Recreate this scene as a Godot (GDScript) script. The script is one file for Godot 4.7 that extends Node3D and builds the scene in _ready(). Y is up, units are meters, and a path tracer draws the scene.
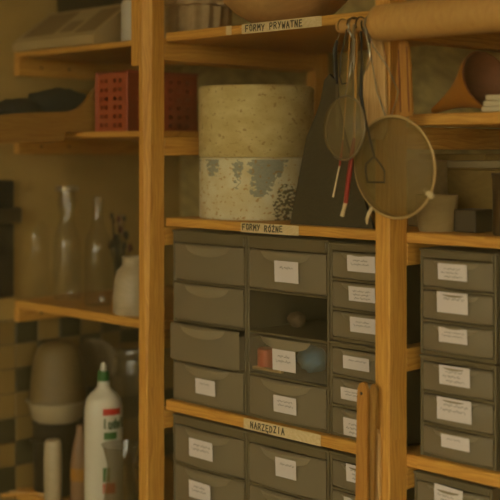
extends Node3D
# A pottery workshop corner: pine ladder shelving with drawer towers, seen at an angle.
# x runs along the shelf fronts, z comes out of them towards the room, y is up, metres.

const F := 1200.0            # focal length in pixels of the 500 pixel frame
const HOR := 152.0           # row of the horizon
const YAW := 45.5
const CAM := Vector3(1.1895, 1.35, 1.4755)

var cs := cos(deg_to_rad(YAW))
var sn := sin(deg_to_rad(YAW))
var M := {}
var used := {}
var rng := RandomNumberGenerator.new()

func _ready():
	rng.seed = 7
	# ---------------------------------------------------------------- camera
	var cam := Camera3D.new()
	cam.name = "camera"
	cam.projection = Camera3D.PROJECTION_FRUSTUM
	cam.near = 0.05
	cam.far = 60.0
	cam.size = 500.0 / F * cam.near
	cam.frustum_offset = Vector2(0, -(250.0 - HOR) / F * cam.near)
	cam.position = CAM
	cam.rotation_degrees = Vector3(0, YAW, 0)
	var at := CameraAttributesPhysical.new()
	at.frustum_focal_length = 58.0
	at.frustum_focus_distance = 2.0
	at.exposure_aperture = 2.0
	cam.attributes = at
	add_child(cam)
	cam.current = true
	# ---------------------------------------------------------------- sky and exposure
	var env := Environment.new()
	var sky := Sky.new()
	var sm := ProceduralSkyMaterial.new()
	sm.sky_top_color = Color(0.94, 0.915, 0.79)
	sm.sky_horizon_color = Color(1.0, 0.96, 0.82)
	sm.ground_horizon_color = Color(0.66, 0.62, 0.50)
	sm.ground_bottom_color = Color(0.52, 0.48, 0.38)
	sm.sun_angle_max = 0.0
	sky.sky_material = sm
	env.background_mode = Environment.BG_SKY
	env.sky = sky
	env.background_energy_multiplier = 4.0
	env.tonemap_mode = Environment.TONE_MAPPER_LINEAR
	env.tonemap_exposure = 2.5
	env.sdfgi_enabled = true
	env.ssao_enabled = true
	env.ssil_enabled = true
	# thin warm haze added to the air to lift the dark tones
	env.volumetric_fog_enabled = true
	env.volumetric_fog_density = 0.05
	env.volumetric_fog_albedo = Color(1.0, 0.9, 0.6)
	var we := WorldEnvironment.new()
	we.name = "world_environment"
	we.environment = env
	add_child(we)
	# ---------------------------------------------------------------- scene
	materials()
	room()
	shelving()
	towers()
	middle_things()
	hanging_things()
	hay_left()
	hay_right()

# ==================================================================== pixels to places
func P(px: float, py: float, z: float) -> Vector3:
	var u := (px - 250.0) / F
	var v := (py - HOR) / F
	var t := (CAM.z - z) / (u * sn + cs)
	return Vector3(CAM.x + t * (u * cs - sn), CAM.y - t * v, z)

func PW(px: float, py: float, x: float) -> Vector3:      # on a plane of constant x
	var u := (px - 250.0) / F
	var t := (CAM.x - x) / (sn - u * cs)
	return Vector3(x, CAM.y - t * (py - HOR) / F, CAM.z - t * (u * sn + cs))

func PH(px: float, py: float, y: float) -> Vector3:      # on a level plane
	var u := (px - 250.0) / F
	var t := (CAM.y - y) * F / (py - HOR)
	return Vector3(CAM.x + t * (u * cs - sn), y, CAM.z - t * (u * sn + cs))

# ==================================================================== naming
func numbered(n: String) -> String:
	if not used.has(n):
		used[n] = 0
		return n
	used[n] += 1
	return "%s_%03d" % [n, used[n]]

func tag(o: Node, label: String, category: String, group := "") -> void:
	o.set_meta("label", label)
	o.set_meta("category", category)
	if group != "":
		o.set_meta("group", group)

func thing(called: String, where: Vector3, label: String, category: String, group := "") -> Node3D:
	var o := Node3D.new()
	o.name = numbered(called)
	add_child(o)
	o.position = where
	tag(o, label, category, group)
	return o

func fin(st: SurfaceTool, called: String, mat: Material, parent: Node = null) -> MeshInstance3D:
	st.generate_normals()
	var o := MeshInstance3D.new()
	o.mesh = st.commit()
	o.material_override = mat
	if parent == null:
		o.name = numbered(called)
		add_child(o)
	else:
		o.name = called
		parent.add_child(o, true)
	return o

func struct(st: SurfaceTool, called: String, mat: Material) -> MeshInstance3D:
	var o := fin(st, called, mat)
	o.set_meta("kind", "structure")
	return o

# ==================================================================== shapes
func mb() -> SurfaceTool:
	var st := SurfaceTool.new()
	st.begin(Mesh.PRIMITIVE_TRIANGLES)
	st.set_smooth_group(-1)
	return st

func tri(st: SurfaceTool, a: Vector3, b: Vector3, c: Vector3, ua := Vector2.ZERO, ub := Vector2.ZERO, uc := Vector2.ZERO) -> void:
	st.set_uv(ua); st.add_vertex(a)
	st.set_uv(uc); st.add_vertex(c)
	st.set_uv(ub); st.add_vertex(b)

func quad(st: SurfaceTool, a: Vector3, b: Vector3, c: Vector3, d: Vector3, ua := Vector2.ZERO, ub := Vector2(1, 0), uc := Vector2(1, 1), ud := Vector2(0, 1)) -> void:
	tri(st, a, b, c, ua, ub, uc)
	tri(st, a, c, d, ua, uc, ud)

# bevelled box; grain 0/1/2 is the axis along which u runs
func bx(st: SurfaceTool, c: Vector3, s: Vector3, bev := 0.0015, grain := 0, basis := Basis(), off := Vector2.ZERO) -> void:
	st.set_smooth_group(-1)
	var h := s * 0.5
	var b: float = minf(bev, minf(h.x, minf(h.y, h.z)) * 0.9)
	var g1 := (grain + 1) % 3
	var g2 := (grain + 2) % 3
	for ax in 3:
		for sg in [-1.0, 1.0]:
			var p := []
			var i1 := (ax + 1) % 3
			var i2 := (ax + 2) % 3
			for k in 4:
				var q := Vector3.ZERO
				q[ax] = sg * h[ax]
				q[i1] = (h[i1] - b) * (-1.0 if k in [0, 3] else 1.0)
				q[i2] = (h[i2] - b) * (-1.0 if k in [0, 1] else 1.0)
				p.append(q)
			_face(st, p, c, basis, grain, g1, g2, sg < 0, off)
	# edges
	for ax in 3:
		var i1 := (ax + 1) % 3
		var i2 := (ax + 2) % 3
		for s1 in [-1.0, 1.0]:
			for s2 in [-1.0, 1.0]:
				var p := []
				for k in 4:
					var q := Vector3.ZERO
					q[ax] = (h[ax] - b) * (-1.0 if k in [0, 3] else 1.0)
					if k < 2:
						q[i1] = s1 * h[i1]; q[i2] = s2 * (h[i2] - b)
					else:
						q[i1] = s1 * (h[i1] - b); q[i2] = s2 * h[i2]
					p.append(q)
				_face(st, p, c, basis, grain, g1, g2, s1 * s2 < 0, off)
	# corners
	for s0 in [-1.0, 1.0]:
		for s1 in [-1.0, 1.0]:
			for s2 in [-1.0, 1.0]:
				var a := Vector3(s0 * h.x, s1 * (h.y - b), s2 * (h.z - b))
				var d := Vector3(s0 * (h.x - b), s1 * h.y, s2 * (h.z - b))
				var e := Vector3(s0 * (h.x - b), s1 * (h.y - b), s2 * h.z)
				if s0 * s1 * s2 < 0:
					var w := d; d = e; e = w
				tri(st, c + basis * a, c + basis * d, c + basis * e, off, off, off)

func _face(st, p, c, basis, grain, g1, g2, flip, off) -> void:
	var n: Vector3 = (p[1] - p[0]).cross(p[2] - p[0])
	var mid: Vector3 = (p[0] + p[1] + p[2] + p[3]) * 0.25
	var q = [p[0], p[3], p[2], p[1]] if n.dot(mid) < 0 else p
	var uv := []
	for w in q:
		uv.append(Vector2(w[grain], w[g1] + w[g2] * 0.83) + off)
	quad(st, c + basis * q[0], c + basis * q[1], c + basis * q[2], c + basis * q[3], uv[0], uv[1], uv[2], uv[3])

func box_part(called: String, mat: Material, parent: Node, c: Vector3, s: Vector3, bev := 0.0015, grain := 0, basis := Basis()) -> MeshInstance3D:
	var st := mb()
	bx(st, c, s, bev, grain, basis, Vector2(rng.randf(), rng.randf()))
	return fin(st, called, mat, parent)

# profile of (radius, height) turned about y
func lathe(st: SurfaceTool, prof: Array, seg := 32, at := Vector3.ZERO, basis := Basis(), flute := 0, depth := 0.0) -> void:
	var total := 0.0
	var along := [0.0]
	for i in range(1, prof.size()):
		total += prof[i].distance_to(prof[i - 1])
		along.append(total)
	var grp := 1
	for i in range(prof.size() - 1):
		if i > 0:
			var d0: Vector2 = (prof[i] - prof[i - 1]).normalized()
			var d1: Vector2 = (prof[i + 1] - prof[i]).normalized()
			if d0.dot(d1) < 0.75:
				grp += 1
		st.set_smooth_group(grp)
		for k in seg:
			var q := []
			for e in [[i, k], [i, k + 1], [i + 1, k + 1], [i + 1, k]]:
				var a: float = TAU * e[1] / seg
				var r: float = prof[e[0]].x
				if flute > 0:
					r *= 1.0 + depth * cos(a * flute)
				q.append(at + basis * Vector3(cos(a) * r, prof[e[0]].y, -sin(a) * r))
			var u0 := float(k) / seg
			var u1 := float(k + 1) / seg
			var v0: float = 1.0 - along[i] / total
			var v1: float = 1.0 - along[i + 1] / total
			if prof[i].x < 1e-5:
				tri(st, q[0], q[2], q[3], Vector2(u0, v0), Vector2(u1, v1), Vector2(u0, v1))
			elif prof[i + 1].x < 1e-5:
				tri(st, q[0], q[1], q[2], Vector2(u0, v0), Vector2(u1, v0), Vector2(u1, v1))
			else:
				quad(st, q[0], q[1], q[2], q[3], Vector2(u0, v0), Vector2(u1, v0), Vector2(u1, v1), Vector2(u0, v1))

# round bar along points; r one number or one per point
func tube(st: SurfaceTool, pts: Array, r, seg := 8, closed := false, flat := 1.0) -> void:
	st.set_smooth_group(1)
	var n := pts.size()
	var rings := []
	var side := Vector3.ZERO
	var dist := 0.0
	var ds := []
	for i in n:
		var a: Vector3 = pts[(i - 1 + n) % n] if (closed or i > 0) else pts[i]
		var b: Vector3 = pts[(i + 1) % n] if (closed or i < n - 1) else pts[i]
		var d := (b - a).normalized()
		if i == 0:
			side = d.cross(Vector3.UP)
			if side.length() < 0.1:
				side = d.cross(Vector3.BACK)
		side = (side - d * side.dot(d)).normalized()
		var up := side.cross(d).normalized()
		var rr: float = r[i] if r is Array else r
		var ring := []
		for k in seg:
			var t := TAU * k / seg
			ring.append(pts[i] + side * cos(t) * rr + up * sin(t) * rr * flat)
		rings.append(ring)
		if i > 0:
			dist += (pts[i] - pts[i - 1]).length()
		ds.append(dist)
	var cnt := n if closed else n - 1
	for i in cnt:
		var j := (i + 1) % n
		var d1: float = ds[j] if j > 0 else dist + 0.01
		for k in seg:
			var m := (k + 1) % seg
			var v0 := float(k) / seg * 0.1
			var v1 := float(k + 1) / seg * 0.1
			quad(st, rings[i][k], rings[i][m], rings[j][m], rings[j][k], Vector2(ds[i], v0), Vector2(ds[i], v1), Vector2(d1, v1), Vector2(d1, v0))
	if not closed:
		st.set_smooth_group(-1)
		for k in seg:
			tri(st, pts[0], rings[0][(k + 1) % seg], rings[0][k])
			tri(st, pts[n - 1], rings[n - 1][k], rings[n - 1][(k + 1) % seg])

# extruded outline: poly in (x, y) of frame f, thickness along f.z (0 .. -d)
func prism(st: SurfaceTool, poly: PackedVector2Array, d: float, f: Transform3D, uvs := 1.0, swap := false) -> void:
	st.set_smooth_group(-1)
	var pl := poly
	if Geometry2D.is_polygon_clockwise(pl):
		pl = poly.duplicate()
		pl.reverse()
	var idx := Geometry2D.triangulate_polygon(pl)
	for i in range(0, idx.size(), 3):
		var a := pl[idx[i]]
		var b := pl[idx[i + 1]]
		var c := pl[idx[i + 2]]
		if (b - a).cross(c - a) < 0:
			var w := b; b = c; c = w
		var ua := Vector2(a.y, a.x) if swap else a
		var ub := Vector2(b.y, b.x) if swap else b
		var uc := Vector2(c.y, c.x) if swap else c
		tri(st, f * Vector3(a.x, a.y, 0), f * Vector3(b.x, b.y, 0), f * Vector3(c.x, c.y, 0), ua * uvs, ub * uvs, uc * uvs)
		tri(st, f * Vector3(a.x, a.y, -d), f * Vector3(c.x, c.y, -d), f * Vector3(b.x, b.y, -d), ua * uvs, uc * uvs, ub * uvs)
	for i in pl.size():
		var a := pl[i]
		var b := pl[(i + 1) % pl.size()]
		var ua := (Vector2(a.y, a.x) if swap else a) * uvs
		var ub := (Vector2(b.y, b.x) if swap else b) * uvs
		quad(st, f * Vector3(a.x, a.y, -d), f * Vector3(b.x, b.y, -d), f * Vector3(b.x, b.y, 0), f * Vector3(a.x, a.y, 0), ua, ub, ub + Vector2(0, d), ua + Vector2(0, d))

func blob(st: SurfaceTool, c: Vector3, r: Vector3, bump := 0.0, seed_ := 1, seg := 20) -> void:
	st.set_smooth_group(1)
	var nz := FastNoiseLite.new()
	nz.seed = seed_
	nz.frequency = 1.4
	var rows := seg / 2
	var grid := []
	for i in rows + 1:
		var row := []
		var th := PI * i / rows
		for k in seg:
			var ph := TAU * k / seg
			var d := Vector3(sin(th) * cos(ph), cos(th), -sin(th) * sin(ph))
			row.append(c + d * r * (1.0 + bump * nz.get_noise_3dv(d * 1.5)))
		grid.append(row)
	for i in rows:
		for k in seg:
			var m := (k + 1) % seg
			if i == 0:
				tri(st, grid[0][0], grid[1][k], grid[1][m])
			elif i == rows - 1:
				tri(st, grid[i][k], grid[rows][0], grid[i][m])
			else:
				quad(st, grid[i + 1][k], grid[i + 1][m], grid[i][m], grid[i][k])

func arc(c: Vector3, ax: Vector3, ay: Vector3, a0: float, a1: float, n: int) -> Array:
	var out := []
	for i in n:
		var a := lerpf(a0, a1, float(i) / (n - 1))
		out.append(c + ax * cos(a) + ay * sin(a))
	return out

func ring(c: Vector3, ax: Vector3, ay: Vector3, n: int) -> Array:
	var out := []
	for i in n:
		out.append(c + ax * cos(TAU * i / n) + ay * sin(TAU * i / n))
	return out

# ==================================================================== lettering by pen strokes
func glyph(ch: String) -> Array:
	match ch:
		"F": return [[0, 0, 0, 1, .65, 1], [0, .52, .5, .5]]
		"O": return [[.1, .2, .05, .8, .3, 1, .6, .85, .62, .15, .35, 0, .1, .2]]
		"Ó": return [[.1, .2, .05, .75, .3, .9, .6, .8, .62, .15, .35, 0, .1, .2], [.3, 1.02, .5, 1.22]]
		"R": return [[0, 0, .03, 1, .5, .98, .6, .75, .42, .52, .02, .48], [.25, .5, .62, 0]]
		"P": return [[0, 0, .03, 1, .5, .98, .6, .7, .42, .46, .02, .45]]
		"M": return [[0, 0, .06, 1, .33, .45, .62, 1, .7, 0]]
		"Y": return [[0, 1, .3, .5], [.65, 1, .2, 0]]
		"W": return [[0, 1, .12, 0, .34, .6, .52, 0, .7, 1]]
		"A": return [[0, 0, .32, 1, .66, 0], [.12, .38, .55, .4]]
		"T": return [[0, 1, .68, .98], [.33, 1, .33, 0]]
		"N": return [[0, 0, .02, 1, .56, 0, .6, 1]]
		"E": return [[.58, 1, .02, .98, 0, 0, .6, .02], [0, .5, .48, .52]]
		"Ę": return [[.58, 1, .02, .98, 0, 0, .6, .02], [0, .5, .48, .52], [.45, 0, .38, -.18, .55, -.24]]
		"Z": return [[0, .98, .58, 1, .02, 0, .6, .02]]
		"Ż": return [[0, .9, .58, .92, .02, 0, .6, .02], [.28, 1.08, .32, 1.2]]
		"D": return [[0, 0, .02, 1, .42, .88, .6, .5, .4, .08, 0, 0]]
		"I": return [[.28, 0, .3, 1]]
		"l": return [[.1, 1.4, .08, .1, .25, 0]]
		"u": return [[0, 1, .05, .15, .3, 0, .55, .2], [.58, 1, .58, 0]]
		"d": return [[.58, .75, .25, 1, .02, .5, .25, 0, .58, .25], [.6, 1.45, .6, 0]]
		"w": return [[0, 1, .15, 0, .34, .8, .52, 0, .7, 1]]
		"i": return [[.28, 0, .28, 1], [.28, 1.25, .28, 1.42]]
		"k": return [[.05, 0, .05, 1.45], [.55, 1, .06, .45], [.25, .6, .6, 0]]
	return []

# strokes laid along x from x0 to x1, at height y0, on the plane z; map turns (x, y) into a place
func lettering(st: SurfaceTool, text: String, length: float, height: float, thick: float, place: Callable) -> void:
	var pitch := length / text.length()
	for i in text.length():
		var wob := rng.randf_range(-0.08, 0.08) * height
		for s in glyph(text[i]):
			for k in range(0, s.size() - 2, 2):
				var ax: float = (i + s[k] * 0.98) * pitch
				var ay: float = s[k + 1] * height + wob
				var bx_: float = (i + s[k + 2] * 0.98) * pitch
				var by: float = s[k + 3] * height + wob
				var d := Vector2(bx_ - ax, by - ay).normalized()
				var n := Vector2(-d.y, d.x) * thick * 0.5
				var e := d * thick * 0.4
				var c := [Vector2(ax, ay) - e - n, Vector2(bx_, by) + e - n, Vector2(bx_, by) + e + n, Vector2(ax, ay) - e + n]
				var lo := []
				var hi := []
				for q in c:
					lo.append(place.call(q.x, q.y, 0.0))
					hi.append(place.call(q.x, q.y, 0.0003))
				quad(st, hi[0], hi[1], hi[2], hi[3])
				for m in 4:
					quad(st, lo[m], lo[(m + 1) % 4], hi[(m + 1) % 4], hi[m])

# ==================================================================== materials
func mat(c: Color, rough := 0.6, metal := 0.0, spec := 0.5) -> StandardMaterial3D:
	var m := StandardMaterial3D.new()
	m.albedo_color = c
	m.roughness = rough
	m.metallic = metal
	m.metallic_specular = spec
	return m

func glass(c: Color, rough := 0.05) -> StandardMaterial3D:
	var m := mat(c, rough)
	m.transparency = BaseMaterial3D.TRANSPARENCY_ALPHA
	return m

func noise(s: int, f: float, oct := 3) -> FastNoiseLite:
	var n := FastNoiseLite.new()
	n.seed = s
	n.frequency = f
	n.fractal_octaves = oct
	return n

func wood_image(s: int, dark: float) -> ImageTexture:
	var w := 512
	var h := 256
	var im := Image.create(w, h, false, Image.FORMAT_RGB8)
	var a := noise(s, 0.012, 2)
	var b := noise(s + 1, 0.06, 3)
	var f := noise(s + 2, 0.3, 2)
	for y in h:
		for x in w:
			var bend := a.get_noise_2d(x * 0.35, y * 0.9) * 13.0
			var g := b.get_noise_2d(x * 0.10, (y + bend) * 2.2)
			var lines := pow(0.5 + 0.5 * sin((y + bend) * 0.42 + g * 3.0), 2.0)
			var fine := f.get_noise_2d(x * 0.08, y * 2.0)
			var t := clampf(0.34 * lines + 0.45 * g + 0.3 * fine + 0.2, 0.0, 1.0) * dark
			im.set_pixel(x, y, Color(1.0, 0.95, 0.84).lerp(Color(0.80, 0.64, 0.42), t))
	return ImageTexture.create_from_image(im)

func wood(t: ImageTexture, tint: Color, rough := 0.62) -> StandardMaterial3D:
	var m := mat(tint, rough)
	m.albedo_texture = t
	m.uv1_scale = Vector3(2.2, 7.0, 1)
	return m

func mottled(s: int, c0: Color, c1: Color, f: float, scale: float, rough := 0.85) -> StandardMaterial3D:
	var im := Image.create(256, 256, false, Image.FORMAT_RGB8)
	var a := noise(s, f, 4)
	var b := noise(s + 9, 0.35, 2)
	for y in 256:
		for x in 256:
			# wrap by blending the noise on a torus
			var ax := TAU * x / 256.0
			var ay := TAU * y / 256.0
			var q := Vector3(cos(ax) + 2.0 * cos(ay), sin(ax) + 2.0 * sin(ay), cos(ax + ay)) * 40.0
			var t := clampf(0.5 + a.get_noise_3dv(q) * 0.9 + b.get_noise_2d(x, y) * 0.16, 0, 1)
			im.set_pixel(x, y, c0.lerp(c1, t))
	var m := mat(Color.WHITE, rough)
	m.albedo_texture = ImageTexture.create_from_image(im)
	m.uv1_triplanar = true
	m.uv1_world_triplanar = true
	m.uv1_scale = Vector3.ONE * scale
	return m

func plaster_image(s: int, flaking: bool) -> ImageTexture:
	var w := 768
	var h := 200
	var im := Image.create(w, h, false, Image.FORMAT_RGB8)
	var a := noise(s, 0.015, 4)
	var spot := noise(s + 3, 0.05, 2)
	var edge := noise(s + 5, 0.05, 3)
	var fleck := noise(s + 7, 0.11, 3)
	for y in h:
		for x in w:
			var c := Color(0.80, 0.73, 0.50).lerp(Color(0.73, 0.64, 0.40), clampf(0.5 + a.get_noise_2d(x, y * 1.3), 0, 1))
			if flaking:
				c = Color(0.83, 0.80, 0.66).lerp(Color(0.78, 0.71, 0.52), clampf(0.45 + a.get_noise_2d(x, y * 0.6), 0, 1))
				# worn glaze: patches laid out round the drum, with ragged edges
				var u := fposmod((x / float(w) - 0.222) * 2.0, 1.0)
				var v := y / float(h)
				var j := edge.get_noise_2d(x, y) * 0.05
				var grey := false
				for p in [[0.24, 0.055, 0.30], [0.405, 0.018, 0.50], [0.585, 0.10, 0.62], [0.86, 0.05, 0.4], [0.06, 0.03, 0.25]]:
					var taper: float = 1.0 - clampf((v - 0.04) / p[2], 0.0, 1.0)
					var lean: float = p[0] - 0.10 * v * (1.0 if p[1] > 0.09 else -0.15)
					if v > 0.03 and v < p[2] and absf(u - lean + j) < p[1] * (0.35 + 0.65 * taper):
						grey = true
				if grey:
					c = Color(0.58, 0.57, 0.49).lerp(Color(0.53, 0.53, 0.46), clampf(0.5 + fleck.get_noise_2d(x, y), 0, 1))
				var du := (u - 0.69) / 0.085
				var dv := (v - 0.80) / 0.36
				if du * du + dv * dv + edge.get_noise_2d(x * 1.5, y * 1.5) * 0.5 < 1.0 and fleck.get_noise_2d(x * 0.7, y * 0.7) > -0.06:
					c = Color(0.36, 0.33, 0.24)
				if spot.get_noise_2d(x * 1.2 + 90, y * 1.2) > 0.50:
					c = c.lerp(Color(0.62, 0.42, 0.20), 0.6)
			else:
				if spot.get_noise_2d(x * 1.1, y * 0.9) > 0.57:
					c = c.lerp(Color(0.50, 0.36, 0.18), 0.5)
				if fleck.get_noise_2d(x * 0.6, y * 0.9) > 0.50:
					c = c.lerp(Color(0.56, 0.44, 0.24), 0.45)
			im.set_pixel(x, y, c)
	return ImageTexture.create_from_image(im)

func note_material(s: int) -> StandardMaterial3D:
	var im := Image.create(128, 80, false, Image.FORMAT_RGB8)
	im.fill(Color(0.83, 0.79, 0.765))
	var r := RandomNumberGenerator.new()
	r.seed = s
	var lines := 1 + s % 3
	for l in lines:
		var y0 := 24.0 + l * 19.0
		var x0 := r.randf_range(14, 30)
		var x1 := r.randf_range(84, 114)
		var x := x0
		var ph := r.randf() * 6.0
		while x < x1:
			var gap := sin(x * 0.16 + ph) > 0.93
			if not gap:
				var y := y0 + sin(x * 0.75 + ph) * 4.0 * (0.6 + 0.4 * sin(x * 0.21 + s)) + sin(x * 0.31) * 2.0
				im.fill_rect(Rect2i(int(x), int(y), 2, 3), Color(0.56, 0.53, 0.50))
			x += 0.8
	var m := mat(Color.WHITE, 0.8)
	m.albedo_texture = ImageTexture.create_from_image(im)
	return m

func materials() -> void:
	var w1 := wood_image(3, 1.0)
	var w2 := wood_image(23, 0.9)
	M.pine = wood(w1, Color(0.84, 0.67, 0.33))
	M.pine_board = wood(w2, Color(0.84, 0.67, 0.33))
	M.old_wood = wood(w1, Color(0.62, 0.49, 0.23))
	M.stick = wood(w2, Color(0.72, 0.54, 0.24))
	M.pale_wood = wood(w2, Color(0.86, 0.76, 0.58))
	M.roller = wood(w2, Color(0.80, 0.67, 0.43), 0.55)
	M.wall_side = mottled(31, Color(0.63, 0.52, 0.27), Color(0.68, 0.56, 0.31), 0.02, 1.1)
	M.wall_back = mottled(41, Color(0.56, 0.49, 0.29), Color(0.74, 0.65, 0.39), 0.035, 2.0)
	M.ceiling = mottled(52, Color(0.89, 0.87, 0.79), Color(0.92, 0.90, 0.82), 0.02, 0.8)
	M.floor = mottled(53, Color(0.60, 0.53, 0.40), Color(0.68, 0.60, 0.46), 0.02, 0.9)
	M.grout = mat(Color(0.34, 0.28, 0.18), 0.9)
	M.tile_dark = mat(Color(0.22, 0.20, 0.12), 0.35)
	M.tile_dark2 = mat(Color(0.26, 0.23, 0.14), 0.35)
	M.tile_tan = mat(Color(0.56, 0.45, 0.24), 0.35)
	M.tile_tan2 = mat(Color(0.52, 0.42, 0.23), 0.35)
	M.drawer = mat(Color(0.495, 0.445, 0.35, 0.86), 0.42)
	M.drawer.transparency = BaseMaterial3D.TRANSPARENCY_ALPHA
	M.drawer_clear = mat(Color(0.50, 0.46, 0.37, 0.38), 0.42)
	M.drawer_clear.transparency = BaseMaterial3D.TRANSPARENCY_ALPHA
	M.grip = mat(Color(0.53, 0.48, 0.38), 0.4)
	M.unit = mat(Color(0.38, 0.335, 0.235), 0.45)
	M.tape = mottled(61, Color(0.80, 0.70, 0.50), Color(0.86, 0.78, 0.60), 0.05, 8.0, 0.7)
	M.ink = mat(Color(0.10, 0.07, 0.05), 0.7)
	M.clear_tape = glass(Color(0.9, 0.9, 0.85, 0.2), 0.1)
	for i in 9:
		M["note%d" % i] = note_material(i + 4)
	M.mould_top = mat(Color.WHITE, 0.85)
	M.mould_top.albedo_texture = plaster_image(5, false)
	M.mould_low = mat(Color.WHITE, 0.85)
	M.mould_low.albedo_texture = plaster_image(16, true)
	M.plaster = mottled(71, Color(0.66, 0.56, 0.40), Color(0.76, 0.66, 0.48), 0.03, 4.0)
	M.cup = mottled(74, Color(0.54, 0.45, 0.28), Color(0.60, 0.51, 0.33), 0.03, 4.0)
	M.bowl = mottled(72, Color(0.68, 0.52, 0.30), Color(0.76, 0.60, 0.36), 0.03, 5.0, 0.6)
	M.slate = mottled(73, Color(0.20, 0.175, 0.11), Color(0.26, 0.225, 0.14), 0.06, 6.0, 0.5)
	M.steel = mat(Color(0.62, 0.58, 0.50), 0.28, 1.0)
	M.twine = mat(Color(0.50, 0.40, 0.22), 0.8)
	M.wire = mat(Color(0.56, 0.50, 0.38), 0.35, 0.4)
	M.lid = mat(Color(0.68, 0.62, 0.50), 0.3, 0.6)
	M.dull_steel = mat(Color(0.50, 0.46, 0.38), 0.45, 1.0)
	M.iron = mat(Color(0.09, 0.08, 0.06), 0.5, 0.4)
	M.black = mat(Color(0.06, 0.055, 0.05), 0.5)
	M.mesh = mat(Color(0.47, 0.38, 0.18, 0.68), 0.6)
	M.mesh.transparency = BaseMaterial3D.TRANSPARENCY_ALPHA
	M.mesh_fine = mat(Color(0.48, 0.41, 0.25, 0.55), 0.5)
	M.mesh_fine.transparency = BaseMaterial3D.TRANSPARENCY_ALPHA
	M.rim = mat(Color(0.72, 0.60, 0.38), 0.5)
	M.ivory = mat(Color(0.82, 0.74, 0.56), 0.45)
	M.red = mat(Color(0.58, 0.12, 0.05), 0.5)
	M.brick_red = mat(Color(0.42, 0.17, 0.08), 0.6)
	M.red_plastic = mat(Color(0.62, 0.27, 0.14), 0.5)
	M.glass = glass(Color(0.40, 0.38, 0.28, 0.10), 0.04)
	M.glass_olive = glass(Color(0.32, 0.27, 0.13, 0.18), 0.05)
	M.plastic_clear = glass(Color(0.48, 0.45, 0.34, 0.22), 0.2)
	M.window = glass(Color(0.95, 0.95, 0.95, 0.04), 0.02)
	M.frame_white = mat(Color(0.78, 0.74, 0.66), 0.5)
	M.stoneware = mottled(81, Color(0.66, 0.60, 0.48), Color(0.73, 0.66, 0.53), 0.04, 6.0, 0.5)
	M.white = mat(Color(0.77, 0.74, 0.66), 0.4)
	M.enamel = mat(Color(0.64, 0.58, 0.45), 0.35)
	M.beige = mat(Color(0.66, 0.57, 0.39), 0.55)
	M.keypad = mat(Color(0.50, 0.41, 0.26), 0.6)
	M.dark_cloth = mottled(82, Color(0.11, 0.11, 0.085), Color(0.17, 0.165, 0.12), 0.06, 9.0)
	M.dark_pot = mat(Color(0.16, 0.13, 0.085), 0.45)
	M.small_box = mat(Color(0.27, 0.22, 0.13), 0.6)
	M.dome = mottled(83, Color(0.40, 0.32, 0.17), Color(0.46, 0.38, 0.21), 0.04, 7.0, 0.6)
	M.green = mat(Color(0.07, 0.34, 0.08), 0.4)
	M.green_print = mat(Color(0.05, 0.22, 0.08), 0.5)
	M.red_print = mat(Color(0.72, 0.15, 0.06), 0.5)
	M.pink = mat(Color(0.54, 0.41, 0.29), 0.5)
	M.yellow = mat(Color(0.64, 0.44, 0.08), 0.5)
	M.terracotta = mottled(84, Color(0.66, 0.42, 0.11), Color(0.72, 0.47, 0.14), 0.03, 6.0, 0.6)
	M.brown_clay = mottled(85, Color(0.42, 0.24, 0.10), Color(0.48, 0.28, 0.12), 0.03, 6.0, 0.7)
	M.card = mottled(86, Color(0.50, 0.40, 0.18), Color(0.56, 0.45, 0.21), 0.03, 5.0)
	M.paper = mat(Color(0.76, 0.70, 0.56), 0.8)
	M.board_pale = mat(Color(0.62, 0.55, 0.40), 0.7)
	M.dried = mat(Color(0.14, 0.15, 0.07), 0.8)
	M.dried_red = mat(Color(0.30, 0.10, 0.05), 0.8)
	M.orange = mat(Color(0.82, 0.36, 0.20), 0.5)
	M.blue = mat(Color(0.24, 0.48, 0.60), 0.5)
	M.clay = mat(Color(0.36, 0.28, 0.16), 0.8)

# ==================================================================== room
const XW := -1.051      # inner face of the tiled side wall
const ZB := -0.485      # inner face of the back wall
const XE := 3.2
const ZF := 3.6
const HC := 2.55

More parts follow.
